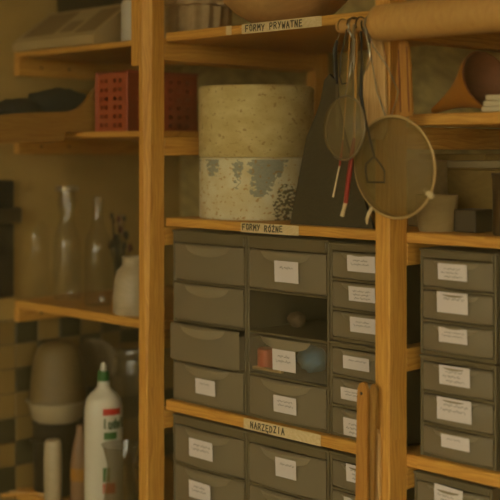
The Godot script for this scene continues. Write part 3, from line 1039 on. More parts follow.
# ==================================================================== rolling pin and tools hung on it
func hanging_things() -> void:
	var ro := 0.0275
	var za := PD + ro + 0.006
	var hy := P(352, 26, za).y          # axis height
	var xh := P(338, 26, za).x
	var xb := P(375.5, 26, za).x
	var blen := 0.37
	var q := Basis(Vector3.BACK, -PI / 2)   # lathe axis to +x
	var pin := thing("rolling_pin", Vector3(xh, hy, za), "large pale wooden rolling pin held across the shelf front", "rolling pin")
	var st := mb()
	var l0 := xb - xh
	lathe(st, [Vector2(0, l0), Vector2(ro * 0.82, l0 + 0.001), Vector2(ro * 0.96, l0 + 0.006), Vector2(ro, l0 + 0.014), Vector2(ro, l0 + blen - 0.014), Vector2(ro * 0.96, l0 + blen - 0.006), Vector2(ro * 0.8, l0 + blen), Vector2(0, l0 + blen)], 40, Vector3.ZERO, q)
	fin(st, "roller", M.roller, pin)
	for s in 2:
		st = mb()
		var e := 0.0 if s == 0 else l0 + blen
		var pr := []
		for v in [[0, 0], [0.0075, 0.001], [0.0102, 0.006], [0.0108, 0.018], [0.0092, 0.045], [0.0085, l0]]:
			pr.append(Vector2(v[0], e + (v[1] if s == 0 else l0 - v[1])))
		if s == 1:
			pr.reverse()
		lathe(st, pr, 24, Vector3.ZERO, q)
		fin(st, "handle", M.roller, pin)
	# iron hooks that carry it: one screwed to the post, one to the top board
	var lf: Node3D = get_node("ladder_frame_001")
	st = mb()
	var hx := XR0 + 0.012
	var hk := arc(Vector3(hx, hy, za), Vector3(0, 0, 0.0125), Vector3(0, 0.0125, 0), 0.4, -PI, 12)
	hk.append(Vector3(hx, hy + 0.004, PD + 0.001))
	hk.append(Vector3(hx, hy + 0.004, PD - 0.004))
	for i in hk.size():
		hk[i] = hk[i] - lf.position
	tube(st, hk, 0.0016, 6)
	fin(st, "pin_hook", M.iron, lf)
	st = mb()
	var h2x := xb + 0.30
	var hk2 := arc(Vector3(h2x, hy, za), Vector3(0, 0, ro + 0.002), Vector3(0, ro + 0.002, 0), 0.2, -PI, 14)
	hk2.append(Vector3(h2x, hy + 0.01, 0.004))
	hk2.append(Vector3(h2x, hy + 0.01, -0.004))
	var sb: Node3D = get_node("shelf_board")
	for i in hk2.size():
		hk2[i] = hk2[i] - sb.position
	tube(st, hk2, 0.0016, 6)
	fin(st, "pin_hook", M.iron, sb)

	# ---- small strainer on a wire handle
	var zs := za
	var top := P(354, 19, zs)
	var sc := P(345, 128, zs + 0.020)
	var up := (P(349.5, 97, zs) - P(340.5, 159, zs)).normalized()
	var face := Vector3(-0.22, 0.0, 0.975)
	face = (face - up * face.dot(up)).normalized()
	var sidev := up.cross(face).normalized()
	var rr := 0.0485
	var o := thing("small_strainer", sc, "small wire strainer hooked over the rolling pin handle", "strainer")
	st = mb()
	tube(st, ring(Vector3.ZERO, sidev * rr, up * rr, 40), 0.0017, 6, true)
	fin(st, "rim", M.wire, o)
	st = mb()
	st.set_smooth_group(1)
	cup(st, sidev * rr, up * rr, face * 0.022)
	fin(st, "mesh_bowl", M.mesh_fine, o)
	st = mb()
	for s in [-1.0, 1.0]:
		tube(st, [up * rr * 0.97 + sidev * s * 0.011, P(352, 70, zs) - sc + sidev * s * 0.004, P(353.5, 40, zs + 0.012) - sc + sidev * s * 0.002, Vector3(top.x, hy - 0.006, za + 0.0145) - sc], 0.0013, 6)
	var crook := arc(Vector3(top.x, hy, za) - sc, Vector3(0, 0, 0.0132), Vector3(0, 0.0132, 0), -0.4, PI * 0.9, 9)
	tube(st, crook, 0.0015, 6)
	tube(st, [P(351, 62, zs + 0.006) - sc, P(354.5, 24, zs + 0.0165) - sc], 0.0024, 8)
	fin(st, "wire_handle", M.steel, o)

	# ---- big round sieve
	var zv := PD + 0.014
	var vc := P(394, 167, zv)
	var R := 0.0765
	o = thing("round_sieve", vc, "large round sieve with pale rim hanging in front of the post", "sieve")
	var bx_ := Vector3(1, 0, 0).rotated(Vector3.BACK, -0.06)
	var by_ := Vector3(0, 1, 0)
	st = mb()
	tube(st, ring(Vector3.ZERO, bx_ * R, by_ * R, 56), 0.0022, 6, true)
	fin(st, "rim", M.rim, o)
	st = mb()
	st.set_smooth_group(1)
	cup(st, bx_ * R * 0.985, by_ * R * 0.985, Vector3(0, 0, 0.022))
	fin(st, "mesh_bowl", M.mesh, o)
	st = mb()
	var hang := Vector3(P(386, 24, za).x, hy, za) - vc
	hang.x = minf(hang.x, P(370, 24, za).x - vc.x)
	var lz := zv
	tube(st, [P(391, 117, lz) - vc, P(398.5, 92, lz) - vc, P(387, 66, za) - vc, P(373, 46, za) - vc, hang + Vector3(0.003, -0.006, 0.012)], 0.0012, 6)
	tube(st, [P(386, 118, lz) - vc, P(377, 92, lz) - vc, P(372, 62, za) - vc, P(369.5, 44, za) - vc, hang + Vector3(-0.003, -0.006, 0.012)], 0.0012, 6)
	tube(st, arc(hang, Vector3(0, 0, 0.0125), Vector3(0, 0.0125, 0), -0.5, PI * 0.9, 9), 0.0014, 6)
	fin(st, "wire_handle", M.wire, o)
	st = mb()
	var e0 := P(424.5, 190, zv) - vc
	var e1 := P(432, 196.5, zv + 0.004) - vc
	tube(st, [e0, e0.lerp(e1, 0.3), e1, e1 + (e1 - e0) * 0.12], [0.003, 0.0044, 0.0046, 0.0022], 10)
	fin(st, "rest_lug", M.ivory, o)
	st = mb()
	tube(st, [P(372, 207, zv) - vc, P(369, 213, zv + 0.003) - vc, P(367, 219, zv + 0.003) - vc, P(367, 224, zv) - vc], [0.0025, 0.003, 0.0028, 0.0015], 8)
	fin(st, "rest_hook", M.ivory, o)

	# ---- loop tool of dark wire
	var zl := za + 0.022
	var lt := P(361, 34, za + 0.012)
	o = thing("wire_loop_tool", lt, "dark wire tool ending in a five-sided loop in front of the sieve", "wire tool")
	st = mb()
	tube(st, arc(Vector3(P(361, 34, za).x, hy, za) - lt, Vector3(0, 0, 0.0125), Vector3(0, 0.0125, 0), -0.5, PI * 0.9, 9), 0.0013, 6)
	tube(st, [Vector3(0, 0.004, 0), P(362, 60, zl) - lt, P(361, 96, zl) - lt, P(365, 118, zl) - lt, P(374, 156, zl) - lt], [0.0013, 0.0018, 0.0032, 0.0022, 0.0014], 8)
	fin(st, "shaft", M.iron, o)
	st = mb()
	var lp := []
	for v in [[374, 156.5], [366, 164], [365.5, 172], [367.5, 182], [384.5, 182.5], [384.5, 171], [379.5, 163]]:
		lp.append(P(v[0], v[1], zl) - lt)
	tube(st, lp, 0.0014, 6, true)
	fin(st, "loop", M.iron, o)

	# ---- brushes hung behind the strainer
	brush(P(343, 140, za - 0.012), P(339.5, 166, za - 0.014), P(333, 197, za - 0.014), 0.0016, "slim brush with red grip and pale tip below the strainer", "slim_brush", P(350, 33, za - 0.0125))
	brush(P(354, 138, za - 0.006), P(345.5, 203, za - 0.008), P(342, 216, za - 0.008), 0.0034, "thick brush with red handle and pale end beside the sieve", "thick_brush", P(357, 33, za - 0.012))

	# ---- pale wooden spatula in front of the post
	var zt := PD + 0.0075
	var sp := P(378, 43, zt)
	st = mb()
	var pl := PackedVector2Array()
	for v in [[371.5, 39], [377, 36], [382, 40], [385, 60], [386, 100], [387, 130], [383, 140], [368, 138], [362, 128], [359, 96], [366, 70]]:
		var w := P(v[0], v[1], zt) - sp
		pl.append(Vector2(w.x, w.y))
	prism(st, pl, 0.0035, Transform3D(Basis(), Vector3(0, 0, 0.001)), 1.0, true)
	o = fin(st, "wooden_spatula", M.pale_wood)
	o.position = sp
	tag(o, "pale wooden spatula hanging behind the sieve against the post", "spatula")

	# ---- brown wooden clay knife with red edges, at the side of the post
	var wk := P(403, 44, PD + 0.006)
	var kn := thing("clay_knife", wk, "brown wooden clay knife with red edges beside the pale spatula", "clay knife")
	st = mb()
	pl = PackedVector2Array()
	for v in [[399, 41], [404, 39], [408, 42], [410, 70], [412, 116], [395, 118], [396, 80]]:
		var w := P(v[0], v[1], PD + 0.006) - wk
		pl.append(Vector2(w.x, w.y))
	prism(st, pl, 0.004, Transform3D(Basis(), Vector3.ZERO), 1.0, true)
	fin(st, "shaft", M.stick, kn)
	for v in [[398.5, 50, 400.5, 112], [406.5, 46, 409, 112]]:
		st = mb()
		tube(st, [P(v[0], v[1], PD + 0.0065) - wk, P((v[0] + v[2]) / 2, (v[1] + v[3]) / 2, PD + 0.0065) - wk, P(v[2], v[3], PD + 0.0065) - wk], 0.0010, 6)
		fin(st, "red_edge", M.brick_red, kn)

	# ---- black-handled knife and a steel ladle handle
	var kz := za - 0.004
	var kp := P(338, 40, kz)
	o = thing("black_knife", kp, "black-handled clay knife hanging behind the strainer wires", "knife")
	st = mb()
	tube(st, [P(337, 40, kz) - kp, P(335, 50, kz) - kp, P(335.5, 72, kz) - kp, P(337, 84, kz) - kp], [0.0022, 0.0045, 0.0045, 0.003], 10, false, 0.6)
	fin(st, "handle", M.black, o)
	st = mb()
	tube(st, [P(337, 41, kz) - kp, P(341, 30, za) - kp, Vector3(P(343, 26, za).x, hy + 0.0115, za) - kp], 0.0009, 6)
	tube(st, arc(Vector3(P(343, 26, za).x, hy, za) - kp, Vector3(0, 0, 0.0125), Vector3(0, 0.0125, 0), -0.5, PI * 1.0, 9), 0.0009, 6)
	fin(st, "cord_loop", M.twine, o)
	st = mb()
	prism(st, PackedVector2Array([Vector2(-0.003, 0), Vector2(0.003, 0), Vector2(0.0035, -0.06), Vector2(0.0, -0.075), Vector2(-0.003, -0.06)]), 0.001, Transform3D(Basis(), P(337, 84, kz) - kp))
	fin(st, "blade", M.dull_steel, o)

	var gp := P(366, 32, za + 0.012)
	o = thing("steel_ladle_hook", gp, "bright steel hooked rod hanging between strainer and spatula", "hook")
	st = mb()
	tube(st, arc(Vector3(gp.x, hy, za) - gp, Vector3(0, 0, 0.0125), Vector3(0, 0.0125, 0), 0.0, PI * 0.9, 9), 0.0012, 6)
	tube(st, [Vector3(0, 0.005, 0.0), P(369, 50, za + 0.012) - gp, P(370.5, 58, za + 0.012) - gp, P(368, 66, za + 0.012) - gp, P(363, 74, za + 0.012) - gp, P(359.5, 78, za + 0.012) - gp], 0.0014, 8)
	fin(st, "rod", M.steel, o)
	gp = P(347, 32, za + 0.012)
	o = thing("black_wire_hook", gp, "black wire hook curling beside the strainer handle", "hook")
	st = mb()
	tube(st, arc(Vector3(gp.x, hy, za) - gp, Vector3(0, 0, 0.0125), Vector3(0, 0.0125, 0), 0.0, PI * 0.9, 9), 0.001, 6)
	tube(st, [Vector3(0, 0.005, 0), P(341, 55, za + 0.012) - gp, P(339.5, 76, za + 0.012) - gp, P(342, 84, za + 0.012) - gp, P(346.5, 83, za + 0.012) - gp], 0.0011, 6)
	fin(st, "wire", M.iron, o)

	# ---- wooden sticks hung on a nail in the post, lower down
	var zp := PD + 0.004
	stick([[357, 396], [357.5, 388], [359.5, 383.5], [362.5, 382], [365, 384], [366.5, 390], [366.5, 520], [355, 520]], zp + 0.022, 0.006, M.stick, "wooden_stick", "broad orange wooden stick with a painted hole, outermost of the hanging sticks", true)
	stick([[369, 392], [370.5, 386], [373, 384], [375.5, 388], [376, 402], [374.5, 432], [373, 520], [366, 520]], zp + 0.0125, 0.005, M.old_wood, "wooden_stick", "brown wooden stick sandwiched between the other hanging sticks", false)
	stick([[372, 436], [374, 430], [376.5, 429], [378.5, 434], [379.5, 470], [378.5, 520], [370, 520], [372, 470]], zp + 0.0025, 0.005, M.pale_wood, "wooden_scraper", "pale wooden scraper hanging flat against the post behind the sticks", false)
	st = mb()
	var np := Vector3(XR0 + 0.006, P(375, 389, PD).y, PD - 0.01) - lf.position
	tube(st, [np, np + Vector3(0, 0, 0.022)], 0.0016, 8)
	fin(st, "nail", M.iron, lf)

func cup(st: SurfaceTool, ax: Vector3, ay: Vector3, d: Vector3) -> void:
	var rows := 7
	var seg := 36
	for j in rows:
		var a0 := PI / 2 * j / rows
		var a1 := PI / 2 * (j + 1) / rows
		for k in seg:
			var p := []
			for e in [[a0, k], [a0, k + 1], [a1, k + 1], [a1, k]]:
				var t: float = TAU * e[1] / seg
				p.append((ax * cos(t) + ay * sin(t)) * cos(e[0]) + d * sin(e[0]))
			quad(st, p[0], p[1], p[2], p[3])

func brush(a: Vector3, b: Vector3, c: Vector3, r: float, label: String, called: String, hook: Vector3) -> void:
	var o := thing(called, a, label, "brush", "red-handled brushes")
	var st := mb()
	tube(st, [Vector3.ZERO, (b - a) * 0.12, (b - a) * 0.6, b - a], [r * 0.6, r * 0.9, r * 1.15, r], 10)
	fin(st, "grip", M.red, o)
	st = mb()
	tube(st, [b - a, (b - a).lerp(c - a, 0.5), c - a], [r * 0.95, r * 0.9, r * 1.1], 10)
	fin(st, "pale_tip", M.ivory, o)
	st = mb()
	tube(st, [Vector3.ZERO, (hook - a).lerp(Vector3.ZERO, 0.3), hook - a], r * 0.45 + 0.0004, 6)
	fin(st, "hanging_cord", M.pine_board, o)

func stick(px: Array, z: float, d: float, m: Material, called: String, label: String, hole: bool) -> void:
	var at := P(px[0][0], px[0][1], z)
	var pl := PackedVector2Array()
	for v in px:
		var w := P(v[0], v[1], z) - at
		pl.append(Vector2(w.x, w.y))
	var st := mb()
	prism(st, pl, d, Transform3D(Basis(), Vector3.ZERO), 1.0, true)
	if not hole:
		var o := fin(st, called, m)
		o.position = at
		tag(o, label, "wooden stick", "wooden sticks hanging on the post")
		return
	var t := thing(called, at, label, "wooden stick", "wooden sticks hanging on the post")
	fin(st, "shaft", m, t)
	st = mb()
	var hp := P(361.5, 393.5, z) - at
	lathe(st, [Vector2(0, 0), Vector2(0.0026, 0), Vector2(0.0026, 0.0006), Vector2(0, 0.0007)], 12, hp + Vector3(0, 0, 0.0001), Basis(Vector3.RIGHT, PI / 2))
	fin(st, "dark_hole_disc", M.black, t)  # black disc painted on for the dark of the hanging hole

# ==================================================================== bay beside the tiled wall
func hay_left() -> void:
	var st: SurfaceTool
	var o: Node3D
	# ---- beige desk machine with sloping key panels
	var x0 := XW + 0.004
	var x1 := P(96, 40, 0.0).x
	var w := x1 - x0
	o = thing("desk_machine", Vector3(x0, yS1, 0), "beige wedge-shaped desk machine with two sloping key panels", "machine")
	st = mb()
	var zf := 0.006
	var prof := PackedVector2Array([Vector2(0, 0.0005), Vector2(0.098, 0.0005), Vector2(0.105, 0.006), Vector2(0.105, 0.086), Vector2(0.098, 0.092), Vector2(0.004, 0.023), Vector2(0, 0.019)])
	var fr := Transform3D(Basis(Vector3(0, 0, -1), Vector3(0, 1, 0), Vector3(1, 0, 0)), Vector3(w, 0, zf))
	prism(st, prof, w, fr)
	fin(st, "body", M.beige, o)
	var slope := Vector2(0.094, 0.069).normalized()
	var pb := Basis(Vector3.RIGHT, atan2(0.069, 0.094) )
	for d in [[0.50, 0.66, 0.018, 0.060], [0.72, 0.95, 0.010, 0.100], [0.06, 0.44, 0.014, 0.104]]:
		var c := Vector3((d[0] + d[1]) * 0.5 * w, 0.023 + slope.y * (d[2] + d[3]) / 2, zf - 0.004 - slope.x * (d[2] + d[3]) / 2)
		box_part("key_panel", M.keypad, o, c, Vector3((d[1] - d[0]) * w, 0.003, d[3] - d[2]), 0.001, 0, pb)
	# ---- dark case behind it and a white canister
	st = mb()
	bx(st, Vector3(0, 0.1, 0), Vector3(0.259, 0.199, 0.06), 0.006)
	var c1 := fin(st, "dark_case", M.dark_pot)
	c1.position = Vector3(-0.9155, yS1 + 0.001, -0.137)
	tag(c1, "dark case standing behind the beige desk machine", "case")
	st = mb()
	lathe(st, [Vector2(0, 0), Vector2(0.019, 0), Vector2(0.021, 0.003), Vector2(0.021, 0.080), Vector2(0.018, 0.088), Vector2(0, 0.09)], 28)
	c1 = fin(st, "white_canister", M.white)
	c1.position = Vector3(P(131.5, 30, -0.06).x, yS1 + 0.0003, -0.06)
	tag(c1, "white canister between the desk machine and the ladder frame", "canister")

	# ---- red perforated basket
	var bx0 := P(97, 100, -0.02).x
	var bx1 := P(127.5, 100, -0.02).x
	var bw := bx1 - bx0
	var bh := 0.119
	var bd := 0.185
	o = thing("plastic_basket", Vector3(bx0, yS2 + 0.0003, -0.02), "red plastic basket with rows of small square holes", "basket")
	st = mb()
	holes(st, Transform3D(Basis(), Vector3.ZERO), bw, bh, [[0.11, 0.20], [0.26, 0.35], [0.54, 0.64], [0.71, 0.81]], 6)
	fin(st, "front_panel", M.red_plastic, o)
	st = mb()
	var cols := []
	for k in 7:
		cols.append([0.08 + 0.125 * k, 0.14 + 0.125 * k])
	holes(st, Transform3D(Basis(Vector3(0, 0, -1), Vector3.UP, Vector3.RIGHT), Vector3(bw, 0, 0)), bd, bh, cols, 6)
	fin(st, "side_panel", M.red_plastic, o)
	st = mb()
	bx(st, Vector3(0.001, bh / 2, -bd / 2), Vector3(0.002, bh, bd), 0.0)
	bx(st, Vector3(bw / 2, bh / 2, -bd), Vector3(bw, bh, 0.002), 0.0)
	bx(st, Vector3(bw / 2, 0.001, -bd / 2), Vector3(bw - 0.004, 0.002, bd - 0.004), 0.0)
	fin(st, "shell", M.red_plastic, o)
	for x in [0.0, bw]:
		st = mb()
		tube(st, [Vector3(x, 0.001, 0), Vector3(x, bh, 0)], 0.0036, 8)
		fin(st, "corner_rib", M.red_plastic, o)
	st = mb()
	tube(st, [Vector3(0, bh, 0), Vector3(bw, bh, 0), Vector3(bw, bh, -bd), Vector3(0, bh, -bd)], 0.0034, 6, true)
	fin(st, "rim", M.red_plastic, o)

	# ---- wooden tray hooked over the shelf front, with a dark bundle
	var tx := -0.802
	var org := Vector3(tx, yS2, 0)
	var pl := PackedVector2Array()
	for v in [[-12, 116], [20, 113], [60, 112], [70, 111.5], [79, 108], [87, 100], [93, 91], [96, 88], [122, 88], [122, 133.2], [66, 133.2], [64, 141], [-12, 144]]:
		var q := PW(v[0], v[1], tx) - org
		pl.append(Vector2(-q.z, maxf(q.y, 0.0008 if v[0] > 65 else -1.0)))
	var zfr := PW(-9, 118, tx).z
	o = thing("wooden_tray", org, "wooden tray with a swept side hooked over the shelf beside the basket", "tray")
	st = mb()
	var f2 := Transform3D(Basis(Vector3(0, 0, -1), Vector3.UP, Vector3.RIGHT), Vector3.ZERO)
	for x in [0.0, -0.115]:
		st = mb()
		prism(st, pl, 0.009, Transform3D(f2.basis, Vector3(x, 0, 0)))
		fin(st, "side_board", M.old_wood, o)
	var fb := pl[pl.size() - 1]
	box_part("front_board", M.old_wood, o, Vector3(-0.062, (pl[0].y + fb.y) / 2, -fb.x - 0.006), Vector3(0.106, pl[0].y - fb.y - 0.004, 0.009), 0.001)
	box_part("bottom_board", M.old_wood, o, Vector3(-0.062, 0.0042, 0.02), Vector3(0.104, 0.006, 0.33), 0.001, 2)
	st = mb()
	var z1 := PW(62, 100, tx - 0.06).z
	blob(st, Vector3(0, 0.049, z1), Vector3(0.036, 0.038, 0.080), 0.22, 3, 26)
	blob(st, Vector3(0.0, 0.037, z1 + 0.105), Vector3(0.034, 0.026, 0.055), 0.22, 5, 22)
	c1 = fin(st, "dark_bundle", M.dark_cloth)
	c1.position = org + Vector3(-0.062, 0.004, 0.0)
	tag(c1, "dark grey cloth bundle lying in the wooden tray", "cloth bundle")

	# ---- glass bottles on their board
	bottle(36, 296, 0.0315, 0.249, 0, "tall clear glass bottle with a narrow neck, standing nearest the side wall")
	bottle(67, 299, 0.031, 0.248, 1, "tall clear glass bottle closed with a flat metal lid")
	bottle(98, 305.5, 0.0285, 0.230, 2, "shorter clear glass bottle standing next to the white jar")
	bottle(121, 296, 0.019, 0.185, 2, "slim glass bottle behind the white jar")
	# white jar with dried stems
	var jp := PH(135, 313.5, yS3)
	st = mb()
	lathe(st, [Vector2(0, 0), Vector2(0.040, 0), Vector2(0.0435, 0.004), Vector2(0.0445, 0.030), Vector2(0.041, 0.068), Vector2(0.036, 0.086), Vector2(0.028, 0.094), Vector2(0.0255, 0.097), Vector2(0.0255, 0.111), Vector2(0.027, 0.114), Vector2(0.0245, 0.115), Vector2(0.022, 0.110), Vector2(0.022, 0.098), Vector2(0.03, 0.088), Vector2(0.036, 0.05), Vector2(0, 0.01)], 40)
	c1 = fin(st, "white_jar", M.stoneware)
	c1.position = jp
	tag(c1, "matte white stoneware jar with a short neck beside the post", "jar")
	var dp := PH(119, 300.5, yS3)
	o = thing("dried_stems", Vector3(dp.x, yS3, dp.z), "dark dried stems with small seed heads behind the white jar", "dried plant")
	for k in 15:
		var tip := Vector3(rng.randf_range(-0.032, 0.035), rng.randf_range(0.11, 0.185), rng.randf_range(-0.02, 0.02))
		var foot := Vector3(tip.x * 0.12, 0.001, tip.z * 0.12)
		st = mb()
		tube(st, [foot, foot.lerp(tip, 0.55) + Vector3(0, 0.01, 0), tip], 0.0011, 5)
		fin(st, "stem", M.dried, o)
		st = mb()
		blob(st, tip, Vector3(0.005, 0.008, 0.005) * rng.randf_range(0.7, 1.3), 0.4, k + 20, 10)
		fin(st, "seed_head", M.dried if k % 3 else M.dried_red, o)

	# ---- broad paint brush hung on the side wall
	o = thing("wall_brush", Vector3(XW + 0.004, CAM.y, 0.10), "broad black brush with metal band hanging on the side wall", "brush")
	st = mb()
	var wp := func(a, b): return PW(a, b, XW + 0.01) - o.position
	var q0: Vector3 = wp.call(11, 180)
	var q1: Vector3 = wp.call(11, 208)
	bx(st, Vector3(0.011, (q0.y + q1.y) / 2, (q0.z + 0.075) / 2), Vector3(0.018, q0.y - q1.y, 0.075 - q0.z), 0.003)
	fin(st, "stock", M.black, o)
	st = mb()
	var q2: Vector3 = wp.call(19, 207)
	var q3: Vector3 = wp.call(19, 223)
	bx(st, Vector3(0.012, (q2.y + q3.y) / 2, (q2.z + 0.1) / 2), Vector3(0.020, q2.y - q3.y, 0.1 - q2.z), 0.005)
	fin(st, "metal_band", M.dull_steel, o)
	st = mb()
	var q4: Vector3 = wp.call(12, 223)
	var q5: Vector3 = wp.call(12, 297)
	bx(st, Vector3(0.009, (q4.y + q5.y) / 2, (q4.z + 0.07) / 2), Vector3(0.016, q4.y - q5.y, 0.07 - q4.z), 0.004)
	fin(st, "bristles", M.dark_pot, o)

	# ---- on the low board
	soap()
	var c := PH(57, 491.5, yS4)
	o = thing("dark_pot", c, "dark cooking pot carrying the white enamel basin", "pot")
	st = mb()
	lathe(st, [Vector2(0, 0), Vector2(0.047, 0), Vector2(0.050, 0.004), Vector2(0.051, 0.150), Vector2(0.053, 0.153), Vector2(0.052, 0.155), Vector2(0.047, 0.150), Vector2(0.046, 0.01), Vector2(0, 0.008)], 40)
	fin(st, "body", M.dark_pot, o)
	for s in [-1.0, 1.0]:
		st = mb()
		tube(st, arc(Vector3(0, 0.12, s * 0.049), Vector3(0, 0, s * 0.015), Vector3(0.018, 0, 0), -PI / 2, PI / 2, 8), 0.003, 6)
		fin(st, "handle", M.dark_pot, o)
	st = mb()
	lathe(st, [Vector2(0, 0), Vector2(0.046, 0), Vector2(0.054, 0.006), Vector2(0.062, 0.041), Vector2(0.068, 0.045), Vector2(0.067, 0.047), Vector2(0.0605, 0.043), Vector2(0.051, 0.010), Vector2(0, 0.006)], 44)
	c1 = fin(st, "enamel_basin", M.enamel)
	c1.position = c + Vector3(0, 0.1556, 0)
	tag(c1, "off-white enamel basin standing on the dark pot", "basin")
	st = mb()
	lathe(st, [Vector2(0, 0), Vector2(0.063, 0.0), Vector2(0.0635, 0.004), Vector2(0.061, 0.010), Vector2(0.060, 0.03), Vector2(0.057, 0.06), Vector2(0.052, 0.088), Vector2(0.045, 0.108), Vector2(0.036, 0.120), Vector2(0.028, 0.124), Vector2(0, 0.125)], 40)
	c1 = fin(st, "upturned_bowl", M.dome)
	c1.position = c + Vector3(0.003, 0.2032, 0.0)
	tag(c1, "olive-brown bowl turned upside down on the enamel basin", "bowl")
	# round lid leaning beside the dome, on a tall tin
	var tc := PH(95, 478, yS4)
	st = mb()
	lathe(st, [Vector2(0, 0), Vector2(0.025, 0), Vector2(0.026, 0.003), Vector2(0.026, 0.196), Vector2(0.028, 0.198), Vector2(0.028, 0.205), Vector2(0, 0.205)], 36)
	c1 = fin(st, "tall_tin", M.dark_pot)
	c1.position = tc
	tag(c1, "tall dark tin behind the dish soap bottle", "tin")
	st = mb()
	lathe(st, [Vector2(0, 0.004), Vector2(0.026, 0.003), Vector2(0.050, 0.0), Vector2(0.0545, 0.002), Vector2(0.0545, 0.005), Vector2(0.050, 0.004), Vector2(0.026, 0.007), Vector2(0, 0.008)], 48, Vector3.ZERO, Basis(Vector3.UP, 0.85) * Basis(Vector3.RIGHT, 1.35))
	c1 = fin(st, "round_plate", M.dome)
	c1.position = tc + Vector3(-0.004, 0.2605, 0.0)
	tag(c1, "round olive plate standing upright on the tall tin", "plate")
	# tall clear plastic jar
	var pj := PH(135, 500, yS4)
	o = thing("plastic_jar", pj, "tall clear plastic jar with screw lid behind the soap bottle", "jar")
	st = mb()
	lathe(st, [Vector2(0, 0.001), Vector2(0.046, 0.001), Vector2(0.049, 0.006), Vector2(0.049, 0.015), Vector2(0.049, 0.278), Vector2(0.0485, 0.286), Vector2(0.044, 0.295), Vector2(0.044, 0.308)], 36)
	fin(st, "body", M.plastic_clear, o)
	st = mb()
	lathe(st, [Vector2(0, 0.305), Vector2(0.047, 0.305), Vector2(0.0485, 0.308), Vector2(0.0485, 0.327), Vector2(0.046, 0.330), Vector2(0, 0.330)], 36)
	fin(st, "lid", M.plastic_clear, o)
	# white tube can in front of the pot
	var wc := PH(53, 503, yS4)
	st = mb()
	lathe(st, [Vector2(0, 0), Vector2(0.016, 0), Vector2(0.018, 0.003), Vector2(0.019, 0.085), Vector2(0.018, 0.126), Vector2(0.015, 0.134), Vector2(0, 0.136)], 28)
	c1 = fin(st, "pale_canister", M.stoneware)
	c1.position = wc
	tag(c1, "slim pale canister in front of the dark pot", "canister")
	# pinkish squeeze bottle with yellow print, leaning by the soap
	var kb := PH(80, 503, yS4)
	o = thing("squeeze_bottle", kb, "pinkish squeeze bottle with yellow print next to the dish soap", "bottle")
	st = mb()
	lathe(st, [Vector2(0, 0), Vector2(0.018, 0), Vector2(0.020, 0.004), Vector2(0.020, 0.085), Vector2(0.014, 0.125), Vector2(0.008, 0.15), Vector2(0.008, 0.165), Vector2(0, 0.166)], 28)
	fin(st, "body", M.pink, o)
	st = mb()
	lathe(st, [Vector2(0.0203, 0.050), Vector2(0.0204, 0.051), Vector2(0.0204, 0.076), Vector2(0.0203, 0.077)], 28)
	fin(st, "yellow_band", M.yellow, o)
	# glass jug before the plastic jar
	var gj := PH(121, 530, yS4)
	o = thing("glass_jug", gj, "clear glass jug with a spout beside the dish soap bottle", "jug")
	st = mb()
	lathe(st, [Vector2(0, 0.002), Vector2(0.034, 0.002), Vector2(0.036, 0.006), Vector2(0.036, 0.05), Vector2(0.030, 0.10), Vector2(0.028, 0.13), Vector2(0.037, 0.165), Vector2(0.039, 0.168), Vector2(0.036, 0.167), Vector2(0.0265, 0.13), Vector2(0.0285, 0.10), Vector2(0.034, 0.05), Vector2(0.034, 0.008), Vector2(0, 0.006)], 36)
	fin(st, "body", M.glass_olive, o)
	st = mb()
	tube(st, [Vector3(0.030, 0.135, 0.0), Vector3(0.055, 0.13, 0.0), Vector3(0.06, 0.10, 0), Vector3(0.05, 0.06, 0), Vector3(0.034, 0.05, 0)], 0.004, 8)
	fin(st, "handle", M.glass_olive, o)
	# wooden spoon lying at the wall end of the low board
	for k in 3:
		var s0 := PH(2 + 8 * k, 498 - 3 * k, yS4)
		var s1 := PH(40 + 9 * k, 497 + k, yS4)
		st = mb()
		tube(st, [s0 + Vector3(0, 0.006, 0), s0.lerp(s1, 0.7) + Vector3(0, 0.006, 0), s1 + Vector3(0, 0.006, 0)], [0.004, 0.0035, 0.005], 8)
		c1 = fin(st, "wooden_rod", [M.pine_board, M.pale_wood, M.stick][k])
		tag(c1, ["dark", "pale", "orange"][k] + " wooden rod lying on the low board by the tiles", "rod", "wooden rods on the low board")

func holes(st: SurfaceTool, f: Transform3D, w: float, h: float, cols: Array, rows: int) -> void:
	# plate of bars that leaves real openings
	var t := 0.002
	var xs := [0.0]
	for c in cols:
		xs.append(c[0] * w)
		xs.append(c[1] * w)
	xs.append(w)
	for i in range(0, xs.size(), 2):
		var a: float = xs[i]
		var b: float = xs[i + 1]
		bx(st, f * Vector3((a + b) / 2, h / 2, -t / 2), Vector3(b - a, h, t), 0.0, 0, f.basis)
	for c in cols:
		var a: float = c[0] * w
		var b: float = c[1] * w
		for r in rows + 1:
			var y0 := h * (0.03 if r == 0 else 0.06 + 0.15 * (r - 1) + 0.085 )
			y0 = 0.0 if r == 0 else h * (0.07 + 0.15 * (r - 1) + 0.07)
			var y1 := h * (0.07 + 0.15 * r)
			if r == rows:
				y1 = h
			bx(st, f * Vector3((a + b) / 2, (y0 + y1) / 2, -t / 2), Vector3(b - a, y1 - y0, t), 0.0, 0, f.basis)

